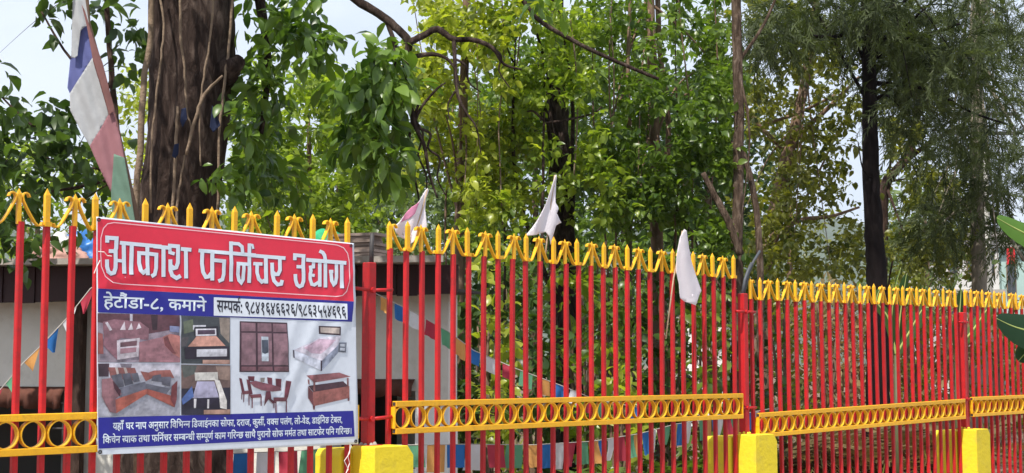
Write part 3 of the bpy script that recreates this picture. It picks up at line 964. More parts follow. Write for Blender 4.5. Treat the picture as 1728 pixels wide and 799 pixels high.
# tall faded flag on its pole, left of the big trunk
FD = 7.7
o0 = at(236, 398, FD)
o0.z = 0.45
tf = thing('prayer_flag_pole', 'tall faded prayer flag in blue, white, red and green hanging along a leaning pole', 'flag', o0)
def dep_to3(depth, origin):
    def f(x, y, w_):
        return at(x, y, depth - w_) - origin
    return f
Z = lambda pts: [(90 + x / 2.1, y / 2.1) for x, y in pts]
tt = dep_to3(FD, o0)
FB, FW, FR, FG = (clothmat('faded_' + n, c, 0.35, 0.12) for n, c in (('blue', (0.17, 0.19, 0.42)), ('white', (0.52, 0.53, 0.54)), ('red', (0.40, 0.20, 0.22)), ('green', (0.19, 0.30, 0.23))))
FE = clothmat('faded_brown_edge', (0.26, 0.13, 0.12), 0.3, 0.2)
for n, m_, pl in (('blue_panel', FB, [(103, 40), (118, 90), (140, 206), (100, 270), (60, 335), (50, 312), (60, 212), (85, 190)]), ('white_panel', FW, [(139, 205), (165, 262), (182, 340), (197, 408), (165, 465), (131, 522), (90, 450), (60, 392), (58, 332), (100, 266)]),
                  ('red_panel', FR, [(196, 406), (212, 395), (238, 490), (252, 562), (216, 548), (206, 684), (165, 600), (129, 518), (164, 463)]), ('green_panel', FG, [(215, 546), (252, 560), (272, 670), (292, 800), (210, 800), (205, 682)]),
                  ('worn_edge', FE, [(100, 16), (112, 40), (140, 130), (175, 225), (215, 380), (240, 490), (212, 397), (197, 410), (165, 264), (139, 208), (118, 92)]), ('white_scarf', FW, [(70, -20), (110, -20), (124, 70), (128, 105), (116, 92), (102, 44), (96, 110), (86, 198), (76, 206), (63, 204), (66, 90)])):
    cloth(n, m_, tf, Z(pl), dep_to3(FD - {'blue_panel': 0.0, 'white_panel': 0.004, 'red_panel': 0.008, 'green_panel': 0.012}.get(n, 0.03), o0), (1, -0.30), 0.013, 22, 4, 2.0)
mb = MB()
mb.tube([at(128, -220, FD + 0.05) - o0, at(146, 40, FD + 0.05) - o0, at(190, 200, FD + 0.05) - o0, at(232, 390, FD + 0.05) - o0, Vector((0.03, 0.05, -0.2))], [0.02, 0.022, 0.024, 0.026, 0.03], 8)
mb.build('pole', BARK2, tf, True)

# ================================================================== THE SHED BEHIND THE BANNER
SR, SL = at(757, 600, 10.6), at(0, 600, 12.1)
SR.z = SL.z = 0
SE = (SL - SR).normalized()
SNR = Vector((-SE.y, SE.x, 0))                      # towards the road
SROT = (0, 0, math.atan2(SE.y, SE.x))
def whit(px, py, out=0.0):
    r = ray(px, py)
    o_ = SR + SNR * out
    t = (o_ - CAM).dot(SNR) / r.dot(SNR)
    p = CAM + r * t
    return (p - o_).dot(SE), p.z
WALL = mat('grey_plaster', (0.64, 0.62, 0.56), 0.92, 0.12, 1.5, 0.25, 25, 0.2, dirt=(0.36, 0.33, 0.28), dirt_amt=0.5)
WHITEW = mat('white_wash', (0.78, 0.78, 0.75), 0.9, 0.06, 3, 0.2, 30, 0.2)
MAROON = mat('maroon_sheet', (0.030, 0.011, 0.012), 0.6, 0.25, 6, 0.2, 30, 0.3)
ROOFM = mat('weathered_sheet', (0.30, 0.27, 0.24), 0.7, 0.25, 4, 0.3, 20, 0.3, dirt=(0.16, 0.09, 0.06), dirt_amt=0.7)
DARKIN = mat('shade_plaster', (0.05, 0.045, 0.04), 0.9, 0.2, 2)  # the shade inside the shed is put into this colour
VAL = clothmat('brick_red_valance', (0.13, 0.055, 0.04), 0.1, 0.3)
shed = thing('shed', 'low grey plastered shed with maroon fascia behind the banner and fence', 'shed', SR, SROT)
def sbox(name, m, x0, x1, y0, y1, z0, z1, parent=None):
    mb = MB()
    mb.box(x0, x1, y0, y1, z0, z1)
    return mb.build(name, m, parent or shed)
WX = 7.6                       # the shed runs on to the left, out of the picture
WT = 2.12
xo0, _ = whit(701, 700)        # right edge of the opening by the corner column
xo1, _ = whit(560, 700)
_, zo = whit(640, 660)
xl0, _ = whit(107, 700)        # opening on the left
G0 = 0.30
sbox('wall', WALL, xo0, WX, -0.15, 0.0, zo, WT)
sbox('wall', WALL, 0.0, xo0 - 0.001, -0.15, 0.004, 1.315, WT)
sbox('wall_base', WHITEW, -0.004, xo0 - 0.002, -0.154, 0.008, G0, 1.315)
sbox('wall', WALL, xo1, xl0, -0.15, -0.002, G0, zo)
sbox('wall_sill', WHITEW, xo0, xo1, -0.15, 0.0, G0, 0.86)
mb = MB()
mb.add([(x_ + sh_, y_, z_) for z_ in (G0, WT - 0.02) for y_, sh_ in ((-0.155, 0.0), (-1.5, 1.0)) for x_ in (0.01, 0.15)], [(0, 2, 3, 1), (4, 5, 7, 6), (0, 1, 5, 4), (2, 6, 7, 3), (0, 4, 6, 2), (1, 3, 7, 5)])
mb.build('side_wall', WALL, shed)
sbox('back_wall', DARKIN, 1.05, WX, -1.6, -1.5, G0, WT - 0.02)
sbox('inner_floor', CONC, 1.02, WX, -1.5, -0.15, G0 - 0.1, G0 + 0.02)
xc, _ = whit(744, 600)
sbox('column_joint', mat('joint_line', (0.16, 0.15, 0.14), 0.9), xc, xc + 0.012, 0.0041, 0.008, 1.32, WT)
# fascia of upright maroon sheets, and the roof above it
x = -0.22
k = 0
while x < WX:
    zt = 1.62 + 0.69 + 0.02 * x
    sbox('fascia_sheet', MAROON, x, x + 0.155, 0.32 + (0.012 if k % 2 else 0), 0.335 + (0.012 if k % 2 else 0), WT - 0.012 - 0.006 * (k % 3), zt)
    x += 0.157
    k += 1
mb = MB()
vs = []
for y_, dz in ((0.62, 0), (-1.7, 0.05)):
    for x_ in (-0.24 if y_ > 0 else 1.1, WX):
        for tz in (0.0, 0.045):
            vs.append((x_, y_, 1.62 + 0.69 + 0.02 * x_ + dz + tz))
mb.add(vs, [(0, 1, 3, 2), (4, 6, 7, 5), (0, 2, 6, 4), (1, 5, 7, 3), (0, 4, 5, 1), (2, 3, 7, 6)])
mb.build('roof', ROOFM, shed)
# soffit board and valances
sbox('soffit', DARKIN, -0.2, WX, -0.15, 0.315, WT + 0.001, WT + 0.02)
def valance(x0, x1, z1, h):
    mb = MB()
    n = int((x1 - x0) / 0.03)
    vs, fs = [], []
    for i in range(n + 1):
        x_ = x0 + (x1 - x0) * i / n
        y_ = 0.06 + 0.022 * math.sin(i * 1.25) + 0.01 * math.sin(i * 0.5)
        vs += [(x_, 0.012, z1), (x_, y_, z1 - h * 0.4), (x_, y_ + 0.02 * math.sin(i * 1.25 + 0.6), z1 - h - 0.012 * math.sin(i * 0.8))]
    for i in range(n):
        b = i * 3
        fs += [(b, b + 3, b + 4, b + 1), (b + 1, b + 4, b + 5, b + 2)]
    mb.add(vs, fs)
    o = mb.build('valance', VAL, shed, True)
    s = o.modifiers.new('solid', 'SOLIDIFY')
    s.thickness = 0.004
_, zv = whit(60, 657)
_, zv2 = whit(60, 688)
valance(xl0 - 0.02, WX - 0.6, zv + 0.02, zv - zv2 + 0.02)
_, zv = whit(640, 640)
_, zv2 = whit(640, 664)
valance(xo0 + 0.0, xo1 + 0.1, zv, zv - zv2 + 0.02)
# iron grille at the left opening
for px in (113, 131, 142):
    x_, _ = whit(px, 700)
    mb = MB()
    mb.tube([(x_, 0.04, G0), (x_, 0.04, whit(px, 680)[1])], 0.011, 6)
    mb.build('grille_bar', IRON, shed)
for py in (681, 723, 766):
    a_, b_ = whit(96, py), whit(140, py)
    mb = MB()
    mb.tube([(a_[0], 0.045, a_[1]), (b_[0], 0.045, b_[1])], 0.009, 6)
    mb.build('grille_bar', IRON, shed)
x_, _ = whit(146, 600)
mb = MB()
mb.box(x_ - 0.045, x_ + 0.045, 0.05, 0.13, G0, WT)
bevel(mb.build('timber_post', BARK, shed), 0.01)

# things under and on the shed
BLUEP = mat('blue_plastic', (0.03, 0.16, 0.45), 0.4, 0.12, 5, 0.1, 30, 0.5)
BRICK = mat('brick', (0.33, 0.15, 0.09), 0.9, 0.25, 8, 0.4, 60, 0.2, objrand=0.2)
t = thing('brick_bench', 'low wall of open red brickwork under the banner', 'wall', SR + SE * whit(430, 790, 0.8)[0] + SNR * 0.8, SROT)
me = MB().box(-0.1, 0.1, -0.05, 0.05, 0, 0.07).mesh('brick', BRICK)
for r in range(8):
    for c in range(2):
        obj('brick', me, t, (c * 0.29 + (0.145 if r % 2 else 0), 0, 0.33 + r * 0.075), (0, 0, random.uniform(-0.04, 0.04)))
t = thing('water_drum', 'blue plastic water drum standing under the banner', 'drum', SR + SE * 4.4 + SNR * 1.2, SROT)
mb = MB()
prof = [(0.0, 0.27), (0.03, 0.29), (0.28, 0.29), (0.30, 0.305), (0.33, 0.29), (0.58, 0.29), (0.60, 0.305), (0.63, 0.29), (0.84, 0.285), (0.88, 0.26), (0.885, 0.0)]
mb.tube([(0, 0, 0.32 + z) for z, r in prof], [max(r, 0.01) for z, r in prof], 20)
mb.build('drum_body', BLUEP, t, True)
mb = MB()
mb.tube([(0.12, 0, 1.2), (0.12, 0, 1.24)], 0.04, 12)
mb.build('cap', IRON, t)

def rumple(name, label, cat, m, origin, outline, depth, amp, group=None, thick=0.05):
    t_ = thing(name, label, cat, origin, (0, 0, 0), group)
    cloth('sheet', m, t_, outline, dep_to3(depth, origin), (1, 0.4), amp, 40, 4, depth * 3, thick)
    return t_
def lump(name, label, cat, m, pos, sx, sy, sz, seed):
    """crumpled bundle: a squashed ball with deep folds, resting flat"""
    bm = bmesh.new()
    bmesh.ops.create_icosphere(bm, subdivisions=4, radius=1)
    for v in bm.verts:
        c = v.co
        f = 1 + 0.35 * noise.noise(c * 1.7 + Vector((seed, 0, 0))) + 0.18 * noise.noise(c * 4 + Vector((0, seed, 0))) + 0.08 * noise.noise(c * 9)
        c.x *= sx * f; c.y *= sy * f; c.z *= sz * f
        c.z = max(c.z, -sz * 0.45) + sz * 0.45
    me_ = bpy.data.meshes.new(name)
    bm.to_mesh(me_)
    bm.free()
    me_.materials.append(m)
    me_.polygons.foreach_set('use_smooth', [True] * len(me_.polygons))
    return obj(name, me_, None, pos, None, label, cat)
def roofpt(px, back):
    x_, _ = whit(px, 440, 0.2 - back)
    p = SR + SE * x_ + SNR * (0.2 - back)
    return Vector((p.x, p.y, 1.62 + 0.69 + 0.02 * x_ + (0.46 - (0.2 - back)) * 0.05 / 2.16 + 0.04))
lump('blue_tarpaulin', 'crumpled blue tarpaulin on the shed roof', 'tarpaulin', BLUEP, roofpt(136, 0.7), 0.20, 0.2, 0.19, 1.0)
lump('white_sack', 'stuffed white sack on the shed roof beside the blue tarpaulin', 'sack', mat('sack', (0.55, 0.54, 0.52), 0.8, 0.12, 10, 0.3), roofpt(103, 0.4), 0.12, 0.12, 0.17, 4.0)
lump('pink_bundle', 'dusty pink cloth bundle on the shed roof edge', 'bundle', mat('dusty_pink', (0.42, 0.24, 0.20), 0.9, 0.25, 9, 0.3), roofpt(88, 0.1), 0.26, 0.12, 0.10, 7.0)
lump('green_net', 'crumpled green shade net on the shed roof behind the banner', 'net', mat('green_net', (0.02, 0.30, 0.13), 0.7, 0.3, 9, 0.3), roofpt(552, 0.9) + Vector((0, 0, 0.08)), 0.14, 0.12, 0.14, 9.0)
# stack of weathered planks
pt = roofpt(602, 0.5)
t = thing('plank_stack', 'stack of weathered grey brown planks on the shed roof behind the banner', 'planks', pt, SROT)
PLANK = mat('grey_plank', (0.26, 0.20, 0.17), 0.9, 0.35, 6, 0.4, 40, 0.2, objrand=0.3, stretch=(0.2, 1, 1))
for k in range(9):
    mb = MB()
    w_ = 0.19 + random.uniform(-0.02, 0.03)
    mb.box(-w_, w_ + random.uniform(-0.02, 0.03), -0.1, 0.1 + random.uniform(-0.015, 0.015), 0.0, 0.021)
    mb.build('plank', PLANK, t, loc=(random.uniform(-0.01, 0.01), 0, k * 0.0245), rot=(0, 0, random.uniform(-0.03, 0.03)))

# ================================================================== PRAYER FLAG STRINGS
PF = {n: clothmat('prayer_' + n, c, 0.35, 0.1) for n, c in (('blue', (0.045, 0.18, 0.48)), ('white', (0.72, 0.72, 0.74)), ('red', (0.46, 0.055, 0.085)), ('green', (0.14, 0.37, 0.22)), ('orange', (0.72, 0.36, 0.12)))}
SEQ = ['blue', 'white', 'red', 'green', 'orange']
def flag_string(label, pts, depths, step, fw, fh, start, tri=False, jitter=0.25, seed=1):
    rr = random.Random(seed)
    P = [at(px, py, d) for (px, py), d in zip(pts, depths)]
    o_ = P[0].copy()
    t_ = thing('prayer_flag_string', label, 'prayer flags', o_, (0, 0, 0), 'strings of prayer flags')
    dense = []
    for i in range(len(P) - 1):
        for k_ in range(10):
            dense.append(P[i].lerp(P[i + 1], k_ / 10))
    dense.append(P[-1])
    mb = MB()
    mb.tube([p - o_ for p in dense], 0.003, 5)
    mb.build('string', STRING, t_)
    # walk along the string
    acc, i, k_ = 0.0, 0, start
    cum = [0]
    for a_, b_ in zip(dense, dense[1:]):
        cum.append(cum[-1] + (b_ - a_).length)
    def along(s_):
        s_ = max(0, min(cum[-1] - 1e-4, s_))
        j = max(0, next(q for q in range(len(cum)) if cum[q] > s_) - 1)
        return dense[j].lerp(dense[j + 1], (s_ - cum[j]) / (cum[j + 1] - cum[j]))
    s_ = 0.03
    while s_ + fw < cum[-1]:
        a_, b_ = along(s_), along(s_ + fw)
        ex = (b_ - a_)
        out = Vector((ex.y, -ex.x, 0)).normalized()
        n_, m_ = 6, 6
        vs, fs = [], []
        sw = rr.uniform(-jitter, jitter) * fh
        tw = rr.uniform(-jitter, jitter) * fh
        sk = rr.uniform(-0.2, 0.2) * fw
        h_ = fh * rr.uniform(0.85, 1.08)
        ph = rr.uniform(0, 6)
        for iy in range(m_ + 1):
            v_ = iy / m_
            for ix in range(n_ + 1):
                u_ = ix / n_
                uu = (u_ - 0.5) * ((1 - v_ * 0.97) if tri else 1) + 0.5
                p = a_.lerp(b_, uu) + Vector((0, 0, -h_ * v_)) + ex.normalized() * sk * v_
                p += out * (sw * v_ * v_ + tw * (u_ - 0.5) * v_ + 0.014 * v_ * math.sin(u_ * 7 + ph) * (1 if not tri else 0.5))
                vs.append(p - o_)
        for iy in range(m_):
            for ix in range(n_):
                b = iy * (n_ + 1) + ix
                fs.append((b, b + 1, b + n_ + 2, b + n_ + 1))
        mb = MB()
        mb.add(vs, fs)
        mb.build('flag', PF[SEQ[k_ % 5]], t_, True)
        k_ += 1
        s_ += step * rr.uniform(0.95, 1.08)
flag_string('string of small square prayer flags sloping down from the shed roof behind the fence', [(612, 485), (700, 528), (757, 560), (800, 592), (870, 622), (950, 652), (1005, 675), (1090, 690)], [9.9, 9.7, 9.6, 9.5, 9.5, 9.6, 9.8, 10.0], 0.125, 0.088, 0.10, 3, jitter=0.25, seed=4)
flag_string('long low string of prayer flags hanging behind the foot of the fence', [(205, 762), (330, 768), (480, 762), (640, 752), (780, 750), (900, 751), (1000, 745), (1080, 732), (1140, 716), (1235, 702), (1300, 690)], [9.4, 9.4, 9.5, 9.6, 9.7, 9.9, 10.4, 11, 11.6, 12.6, 13.2], 0.135, 0.118, 0.165, 0, jitter=0.22, seed=9)
flag_string('string of pointed bunting flags rising along the shed left of the banner', [(-60, 715), (-5, 664), (40, 612), (75, 578), (115, 535), (152, 488), (175, 470)], [8.6, 8.6, 8.6, 8.6, 8.6, 8.6, 8.6], 0.15, 0.13, 0.12, 1, tri=True, jitter=0.3, seed=3)

# ================================================================== TREES AND PLANTS
def leaf_tpl(kind):
    """leaf of unit length along +x, face up; returns vertices and faces"""
    if kind == 'diamond':
        return np.array([(0, 0, 0), (0.45, 0.27, 0.06), (1, 0, -0.08), (0.45, -0.27, 0.06), (0.5, 0, 0)], float), [(0, 4, 1), (1, 4, 2), (0, 3, 4), (3, 2, 4)]
    if kind == 'blade':
        return np.array([(0, -0.03, 0), (0, 0.03, 0), (0.5, 0.03, 0.02), (0.5, -0.03, 0.02), (1, 0, -0.18)], float), [(0, 3, 2, 1), (3, 4, 2)]
    st = [(0.0, 0.02), (0.16, 0.22), (0.42, 0.31), (0.72, 0.20), (1.0, 0.0)]
    if kind == 'ovate':
        st = [(0.0, 0.02), (0.2, 0.15), (0.5, 0.24), (0.78, 0.17), (1.0, 0.0)]
    if kind == 'narrow':
        st = [(t, wd * 0.62) for t, wd in st]
    v, f = [], []
    for t, wd in st:
        zc = 0.05 * math.sin(t * 3) - 0.22 * t * t
        v += [(t, wd, zc + 0.30 * wd), (t, 0, zc), (t, -wd, zc + 0.30 * wd)]
    for i in range(4):
        a_ = i * 3
        f += [(a_ + 1, a_ + 4, a_ + 3, a_), (a_ + 2, a_ + 5, a_ + 4, a_ + 1)]
    return np.array(v, float), f

def spray_tpl(seed, n=24, droop=0.5, nl=0.30, wd=0.017):
    """feathery twig: many thin needles on a drooping axis"""
    r = np.random.default_rng(seed)
    v, f = [], []
    ax = lambda t: np.array([t, 0.05 * math.sin(4 * t), -droop * t * t * 0.6])
    for i in range(n):
        t = 0.08 + 0.92 * i / n
        p = ax(t)
        an = i * 2.4 + r.uniform(-0.5, 0.5)
        d = np.array([r.uniform(0.5, 1.2), r.uniform(0.2, 0.8) * math.cos(an), r.uniform(0.2, 0.8) * math.sin(an) - 0.3])
        d /= np.linalg.norm(d)
        L = nl * r.uniform(0.6, 1.15) * (1.1 - 0.5 * t)
        s = np.cross(d, [0.2, 0.3, 1.0]); s /= np.linalg.norm(s)
        b = len(v)
        e = p + d * L + np.array([0, 0, -0.06 * L])
        v += [p - s * wd * 0.5, p + s * wd * 0.5, p + d * L * 0.55 + s * wd, p + d * L * 0.55 - s * wd, e]
        f += [(b, b + 1, b + 2, b + 3), (b + 3, b + 2, b + 4)]
    b = len(v)
    for t in (0, 0.5, 1.0):
        p = ax(t)
        v += [p + np.array([0, 0.006, 0]), p - np.array([0, 0.006, 0])]
    f += [(b, b + 1, b + 3, b + 2), (b + 2, b + 3, b + 5, b + 4)]
    return np.array(v, float), f

def frond_tpl(seed, n=18, nl=0.34, wd=0.016):
    """arching frond with two rows of narrow leaflets"""
    r = np.random.default_rng(seed)
    v, f = [], []
    ax = lambda t: np.array([t * (1 - 0.18 * t), 0, 0.35 * t - 0.75 * t * t])
    for i in range(n):
        t = 0.12 + 0.88 * i / n
        for sd in (1, -1):
            p = ax(t)
            d = np.array([0.65, sd * 0.9, -0.35 + r.uniform(-0.2, 0.2)])
            d /= np.linalg.norm(d)
            L = nl * math.sin(math.pi * (0.12 + 0.83 * t)) * r.uniform(0.75, 1.1)
            s = np.cross(d, [0, 0.2 * sd, 1.0]); s /= np.linalg.norm(s)
            b = len(v)
            v += [p - s * wd * 0.5, p + s * wd * 0.5, p + d * L * 0.5 + s * wd, p + d * L * 0.5 - s * wd, p + d * L + np.array([0, 0, -0.1 * L])]
            f += [(b, b + 1, b + 2, b + 3), (b + 3, b + 2, b + 4)]
    b = len(v)
    for i in range(6):
        p = ax(i / 5)
        v += [p + np.array([0, 0.010 * (1.2 - i / 5), 0]), p - np.array([0, 0.010 * (1.2 - i / 5), 0])]
    f += [(b + 2 * i, b + 2 * i + 1, b + 2 * i + 3, b + 2 * i + 2) for i in range(5)]
    return np.array(v, float), f

def unit(a_):
    return a_ / np.maximum(np.linalg.norm(a_, axis=-1, keepdims=True), 1e-9)

def frames(dirs, ups):
    X = unit(dirs)
    Zv = unit(ups - X * np.sum(ups * X, axis=1, keepdims=True))
    Y = np.cross(Zv, X)
    return np.stack([X, Y, Zv], axis=1)            # rows = axes

def scatter_mesh(name, tpls, pos, fr, size, var, m, choice=None):
    """one mesh of many copies of the templates"""
    V, Fv, Fl, Va = [], [], [], []
    base = 0
    for ti, (tv, tf_) in enumerate(tpls):
        idx = np.arange(len(pos)) if choice is None else np.where(choice == ti)[0]
        if len(idx) == 0:
            continue
        n = len(tv)
        w_ = np.einsum('vk,nkj->nvj', tv, fr[idx]) * size[idx][:, None, None] + pos[idx][:, None, :]
        V.append(w_.reshape(-1, 3))
        Va.append(np.repeat(var[idx], n))
        offs = base + np.arange(len(idx)) * n
        for q in tf_:
            Fv.append((offs[:, None] + np.array(q)[None, :]).reshape(-1))
            Fl.append(np.full(len(idx), len(q)))
        base += len(idx) * n
    V = np.concatenate(V)
    lv = np.concatenate(Fv).astype(np.int32)
    lt = np.concatenate(Fl).astype(np.int32)
    me = bpy.data.meshes.new(name)
    me.vertices.add(len(V))
    me.vertices.foreach_set('co', V.astype(np.float32).ravel())
    me.loops.add(len(lv))
    me.loops.foreach_set('vertex_index', lv)
    me.polygons.add(len(lt))
    st = np.concatenate([[0], np.cumsum(lt)[:-1]]).astype(np.int32)
    me.polygons.foreach_set('loop_start', st)
    me.polygons.foreach_set('loop_total', lt)
    at_ = me.attributes.new('var', 'FLOAT', 'POINT')
    at_.data.foreach_set('value', np.concatenate(Va).astype(np.float32))
    me.materials.append(m)
    me.update(calc_edges=True)
    me.validate()
    return me

CAMV = np.array(CAM)
def at_np(px, py, depth):
    x, z = px - CX, -(py - CY)
    c, s = math.cos(PITCH), math.sin(PITCH)
    ry = F * c - z * s
    rz = F * s + z * c
    return np.stack([x / ry * depth, depth, CAMZ + rz / ry * depth], axis=1)

def region_leaves(rng, regs, droop=0.25, per=6, spread=1.0, gap=-0.18, gs=0.013):
    """regs: (cx, cy, rx, ry, depth, depth spread, leaves, leaf length m). Leaves sit in sprigs; noise leaves gaps"""
    P, Dv, U, S, Va = [], [], [], [], []
    for (cx, cy, rx, ry, dp, dd, n, ln) in regs:
        ns = max(1, int(n / per))
        cs = []
        tries = 0
        while len(cs) < ns and tries < ns * 12:
            tries += 1
            a_ = rng.uniform(0, 2 * math.pi)
            r_ = math.sqrt(rng.uniform(0, 1)) * (1 + 0.22 * math.sin(a_ * 3 + cx) + 0.12 * math.sin(a_ * 7 + cy))
            px, py = cx + rx * r_ * math.cos(a_), cy + ry * r_ * math.sin(a_)
            d_ = dp + dd * rng.uniform(-1, 1)
            if noise.noise(Vector((px * gs, py * gs, d_ * 0.35))) < gap + rng.uniform(-0.12, 0.12):
                continue
            cs.append((px, py, d_))
        if not cs:
            continue
        cs = np.array(cs)
        C = at_np(cs[:, 0], cs[:, 1], cs[:, 2])
        axis = unit(rng.normal(size=(len(C), 3)) * [1, 1, 0.6] + [0, 0, 0.15 - droop])
        sv = rng.uniform(-0.25, 0.25, len(C))
        for k_ in range(per):
            t = (k_ + 0.5) / per
            rad = unit(rng.normal(size=(len(C), 3)))
            rad -= axis * np.sum(rad * axis, axis=1, keepdims=True)
            rad = unit(rad)
            p = C + axis * (t - 0.5) * ln * 2.2 * spread + rad * ln * 0.12
            d = unit(rad * 0.8 + axis * (0.35 + 0.5 * t) + np.array([0, 0, -droop]))
            u = unit(rng.normal(size=(len(C), 3)) * 0.55 + [0, 0, 1.0] + rad * 0.25)
            P.append(p); Dv.append(d); U.append(u)
            S.append(ln * rng.uniform(0.45, 1.35, len(C)))
            Va.append(np.clip(0.57 + sv + rng.normal(0, 0.22, len(C)), 0, 1))
    P, Dv, U, S, Va = map(np.concatenate, (P, Dv, U, S, Va))
    return P, frames(Dv, U), S, Va

def smooth_path(pts, sub=4):
    """catmull-rom through (Vector, radius)"""
    out, rr = [], []
    n = len(pts)
    for i in range(n - 1):
        p0, p1, p2, p3 = pts[max(i - 1, 0)][0], pts[i][0], pts[i + 1][0], pts[min(i + 2, n - 1)][0]
        for k_ in range(sub):
            t = k_ / sub
            out.append(0.5 * ((2 * p1) + (p2 - p0) * t + (2 * p0 - 5 * p1 + 4 * p2 - p3) * t * t + (3 * p1 - p0 - 3 * p2 + p3) * t ** 3))
            rr.append(pts[i][1] * (1 - t) + pts[i + 1][1] * t)
    out.append(pts[-1][0])
    rr.append(pts[-1][1])
    return out, rr

def px_path(path):
    """(px, py, depth, width in px) -> points with radii"""
    return [(at(x, y, d), wd * d / F / 2) for x, y, d, wd in path]

def tree(name, label, cat, trunks, regs, lm, bark, seed, kind='broad', nparts=150, limbs=8, droop=0.25, per=6, gap=-0.18, group=None, vines=None, base_z=0.33, seg=10, jit=0.05, to_ground=True, vine_mat=None, gs=0.013, bumpy=0, limb_from=(0.3, 0.95)):
    rr = random.Random(seed)
    rng = np.random.default_rng(seed)
    main = px_path(trunks[0])
    if to_ground:
        low = main[-1][0]
        main.append((Vector((low.x, low.y, base_z)), main[-1][1] * 1.25))
    else:
        base_z = main[-1][0].z
    b0 = main[-1][0].copy()
    t_ = thing(name, label, cat, b0, (0, 0, 0), group)
    for k_, tr in enumerate([main] + [px_path(q) for q in trunks[1:]]):
        pts, rad = smooth_path(tr, 5)
        wob = [p - b0 + Vector((rr.uniform(-1, 1), rr.uniform(-1, 1), 0)) * r_ * 0.10 for p, r_ in zip(pts, rad)]
        mb = MB()
        if k_ == 0 and bumpy:
            pts, rad = smooth_path(tr, 26)
            mb.tube([p - b0 for p in pts], rad, 56)
            for q in range(len(pts) * 56):
                v_ = Vector(mb.v[q])
                an = (q % 56) / 56 * 2 * math.pi
                cx_, cy_ = math.cos(an), math.sin(an)
                rg = rad[q // 56]
                h_ = (1 - 2.2 * abs(noise.noise(Vector((cx_ * 3.7, cy_ * 3.7, v_.z * 4.5))))) + 0.6 * (1 - 2 * abs(noise.noise(Vector((cx_ * 13, cy_ * 13, v_.z * 8 + 7))))) + 1.6 * noise.noise(Vector((cx_ * 1.6, cy_ * 1.6, v_.z * 1.1 + 3)))
                c_ = pts[q // 56] - b0
                mb.v[q] = tuple(c_ + (v_ - c_) * (1 + bumpy * h_))
        else:
            mb.tube(wob, rad, seg if k_ == 0 else 7, jit=jit, rnd=rr)
        mb.build('trunk' if k_ == 0 else 'limb', bark, t_, True)
    P, FR, S, Va = region_leaves(rng, regs, droop, per, gap=gap, gs=gs) if regs else (np.zeros((0, 3)),) * 4
    # limbs reaching into the crown
    mpts = main
    for k_ in range(limbs):
        q = Vector(P[rr.randrange(len(P))])
        i0 = rr.uniform(*limb_from) * (len(mpts) - 1)
        j = min(int((1 - i0 / (len(mpts) - 1)) * (len(mpts) - 1)), len(mpts) - 2)
        fr_ = rr.random()
        st = mpts[j][0].lerp(mpts[j + 1][0], fr_)
        r0 = min(0.035, mpts[j][1] * rr.uniform(0.22, 0.4))
        if (q - st).length > 3.2:
            q = st + (q - st).normalized() * 3.2
        mid = st.lerp(q, 0.5) + Vector((rr.uniform(-0.15, 0.15), rr.uniform(-0.15, 0.15), rr.uniform(-0.05, 0.3))) * (q - st).length * 0.5
        pts, rad = smooth_path([(st, r0), (mid, r0 * 0.6), (q, r0 * 0.18)], 5)
        mb = MB()
        mb.tube([p - b0 for p in pts], rad, 6, jit=0.05, rnd=rr)
        mb.build('limb', bark, t_, True)
    for path in vines or []:
        pts, rad = smooth_path(px_path(path), 5)
        mb = MB()
        mb.tube([p - b0 + Vector((rr.uniform(-1, 1), 0, 0)) * 0.004 for p in pts], rad, 6, jit=0.1, rnd=rr)
        mb.build('vine', vine_mat or VINE, t_, True)
    if len(P):
        foliage(t_, b0, P, FR, S, Va, lm, kind, nparts, rng)
    return t_

def foliage(t_, b0, P, FR, S, Va, lm, kind, nparts, rng):
    tpl = leaf_tpl(kind)
    keep = np.ones(len(P), bool)
    if nparts:
        rel = P - CAMV
        c, s = math.cos(PITCH), math.sin(PITCH)
        f_ = rel[:, 1] * c + rel[:, 2] * s
        up = -rel[:, 1] * s + rel[:, 2] * c
        px = CX + F * rel[:, 0] / f_
        py = CY - F * up / f_
        ok = np.where((px > 4) & (px < 1724) & (py > 4) & (py < 795))[0]
        order = ok[np.argsort(-(S[ok] / f_[ok]))][:nparts]
        keep[order] = False
        var_me = []
        for q in range(5):
            me = scatter_mesh('leaf', [tpl], np.zeros((1, 3)), np.eye(3)[None], np.ones(1), np.array([q / 4.0]), lm)
            var_me.append(me)
        for i in order:
            o_ = bpy.data.objects.new('leaf', var_me[min(4, int(Va[i] * 5))])
            COL.objects.link(o_)
            o_.parent = t_
            R = Matrix([list(r_) for r_ in FR[i]]).transposed().to_4x4()
            o_.matrix_basis = Matrix.Translation(Vector(P[i]) - b0) @ R @ Matrix.Scale(float(S[i]), 4)
    if keep.any():
        me = scatter_mesh('crown', [tpl], P[keep] - np.array(b0), FR[keep], S[keep], Va[keep], lm)
        obj('crown', me, t_, kind='stuff')

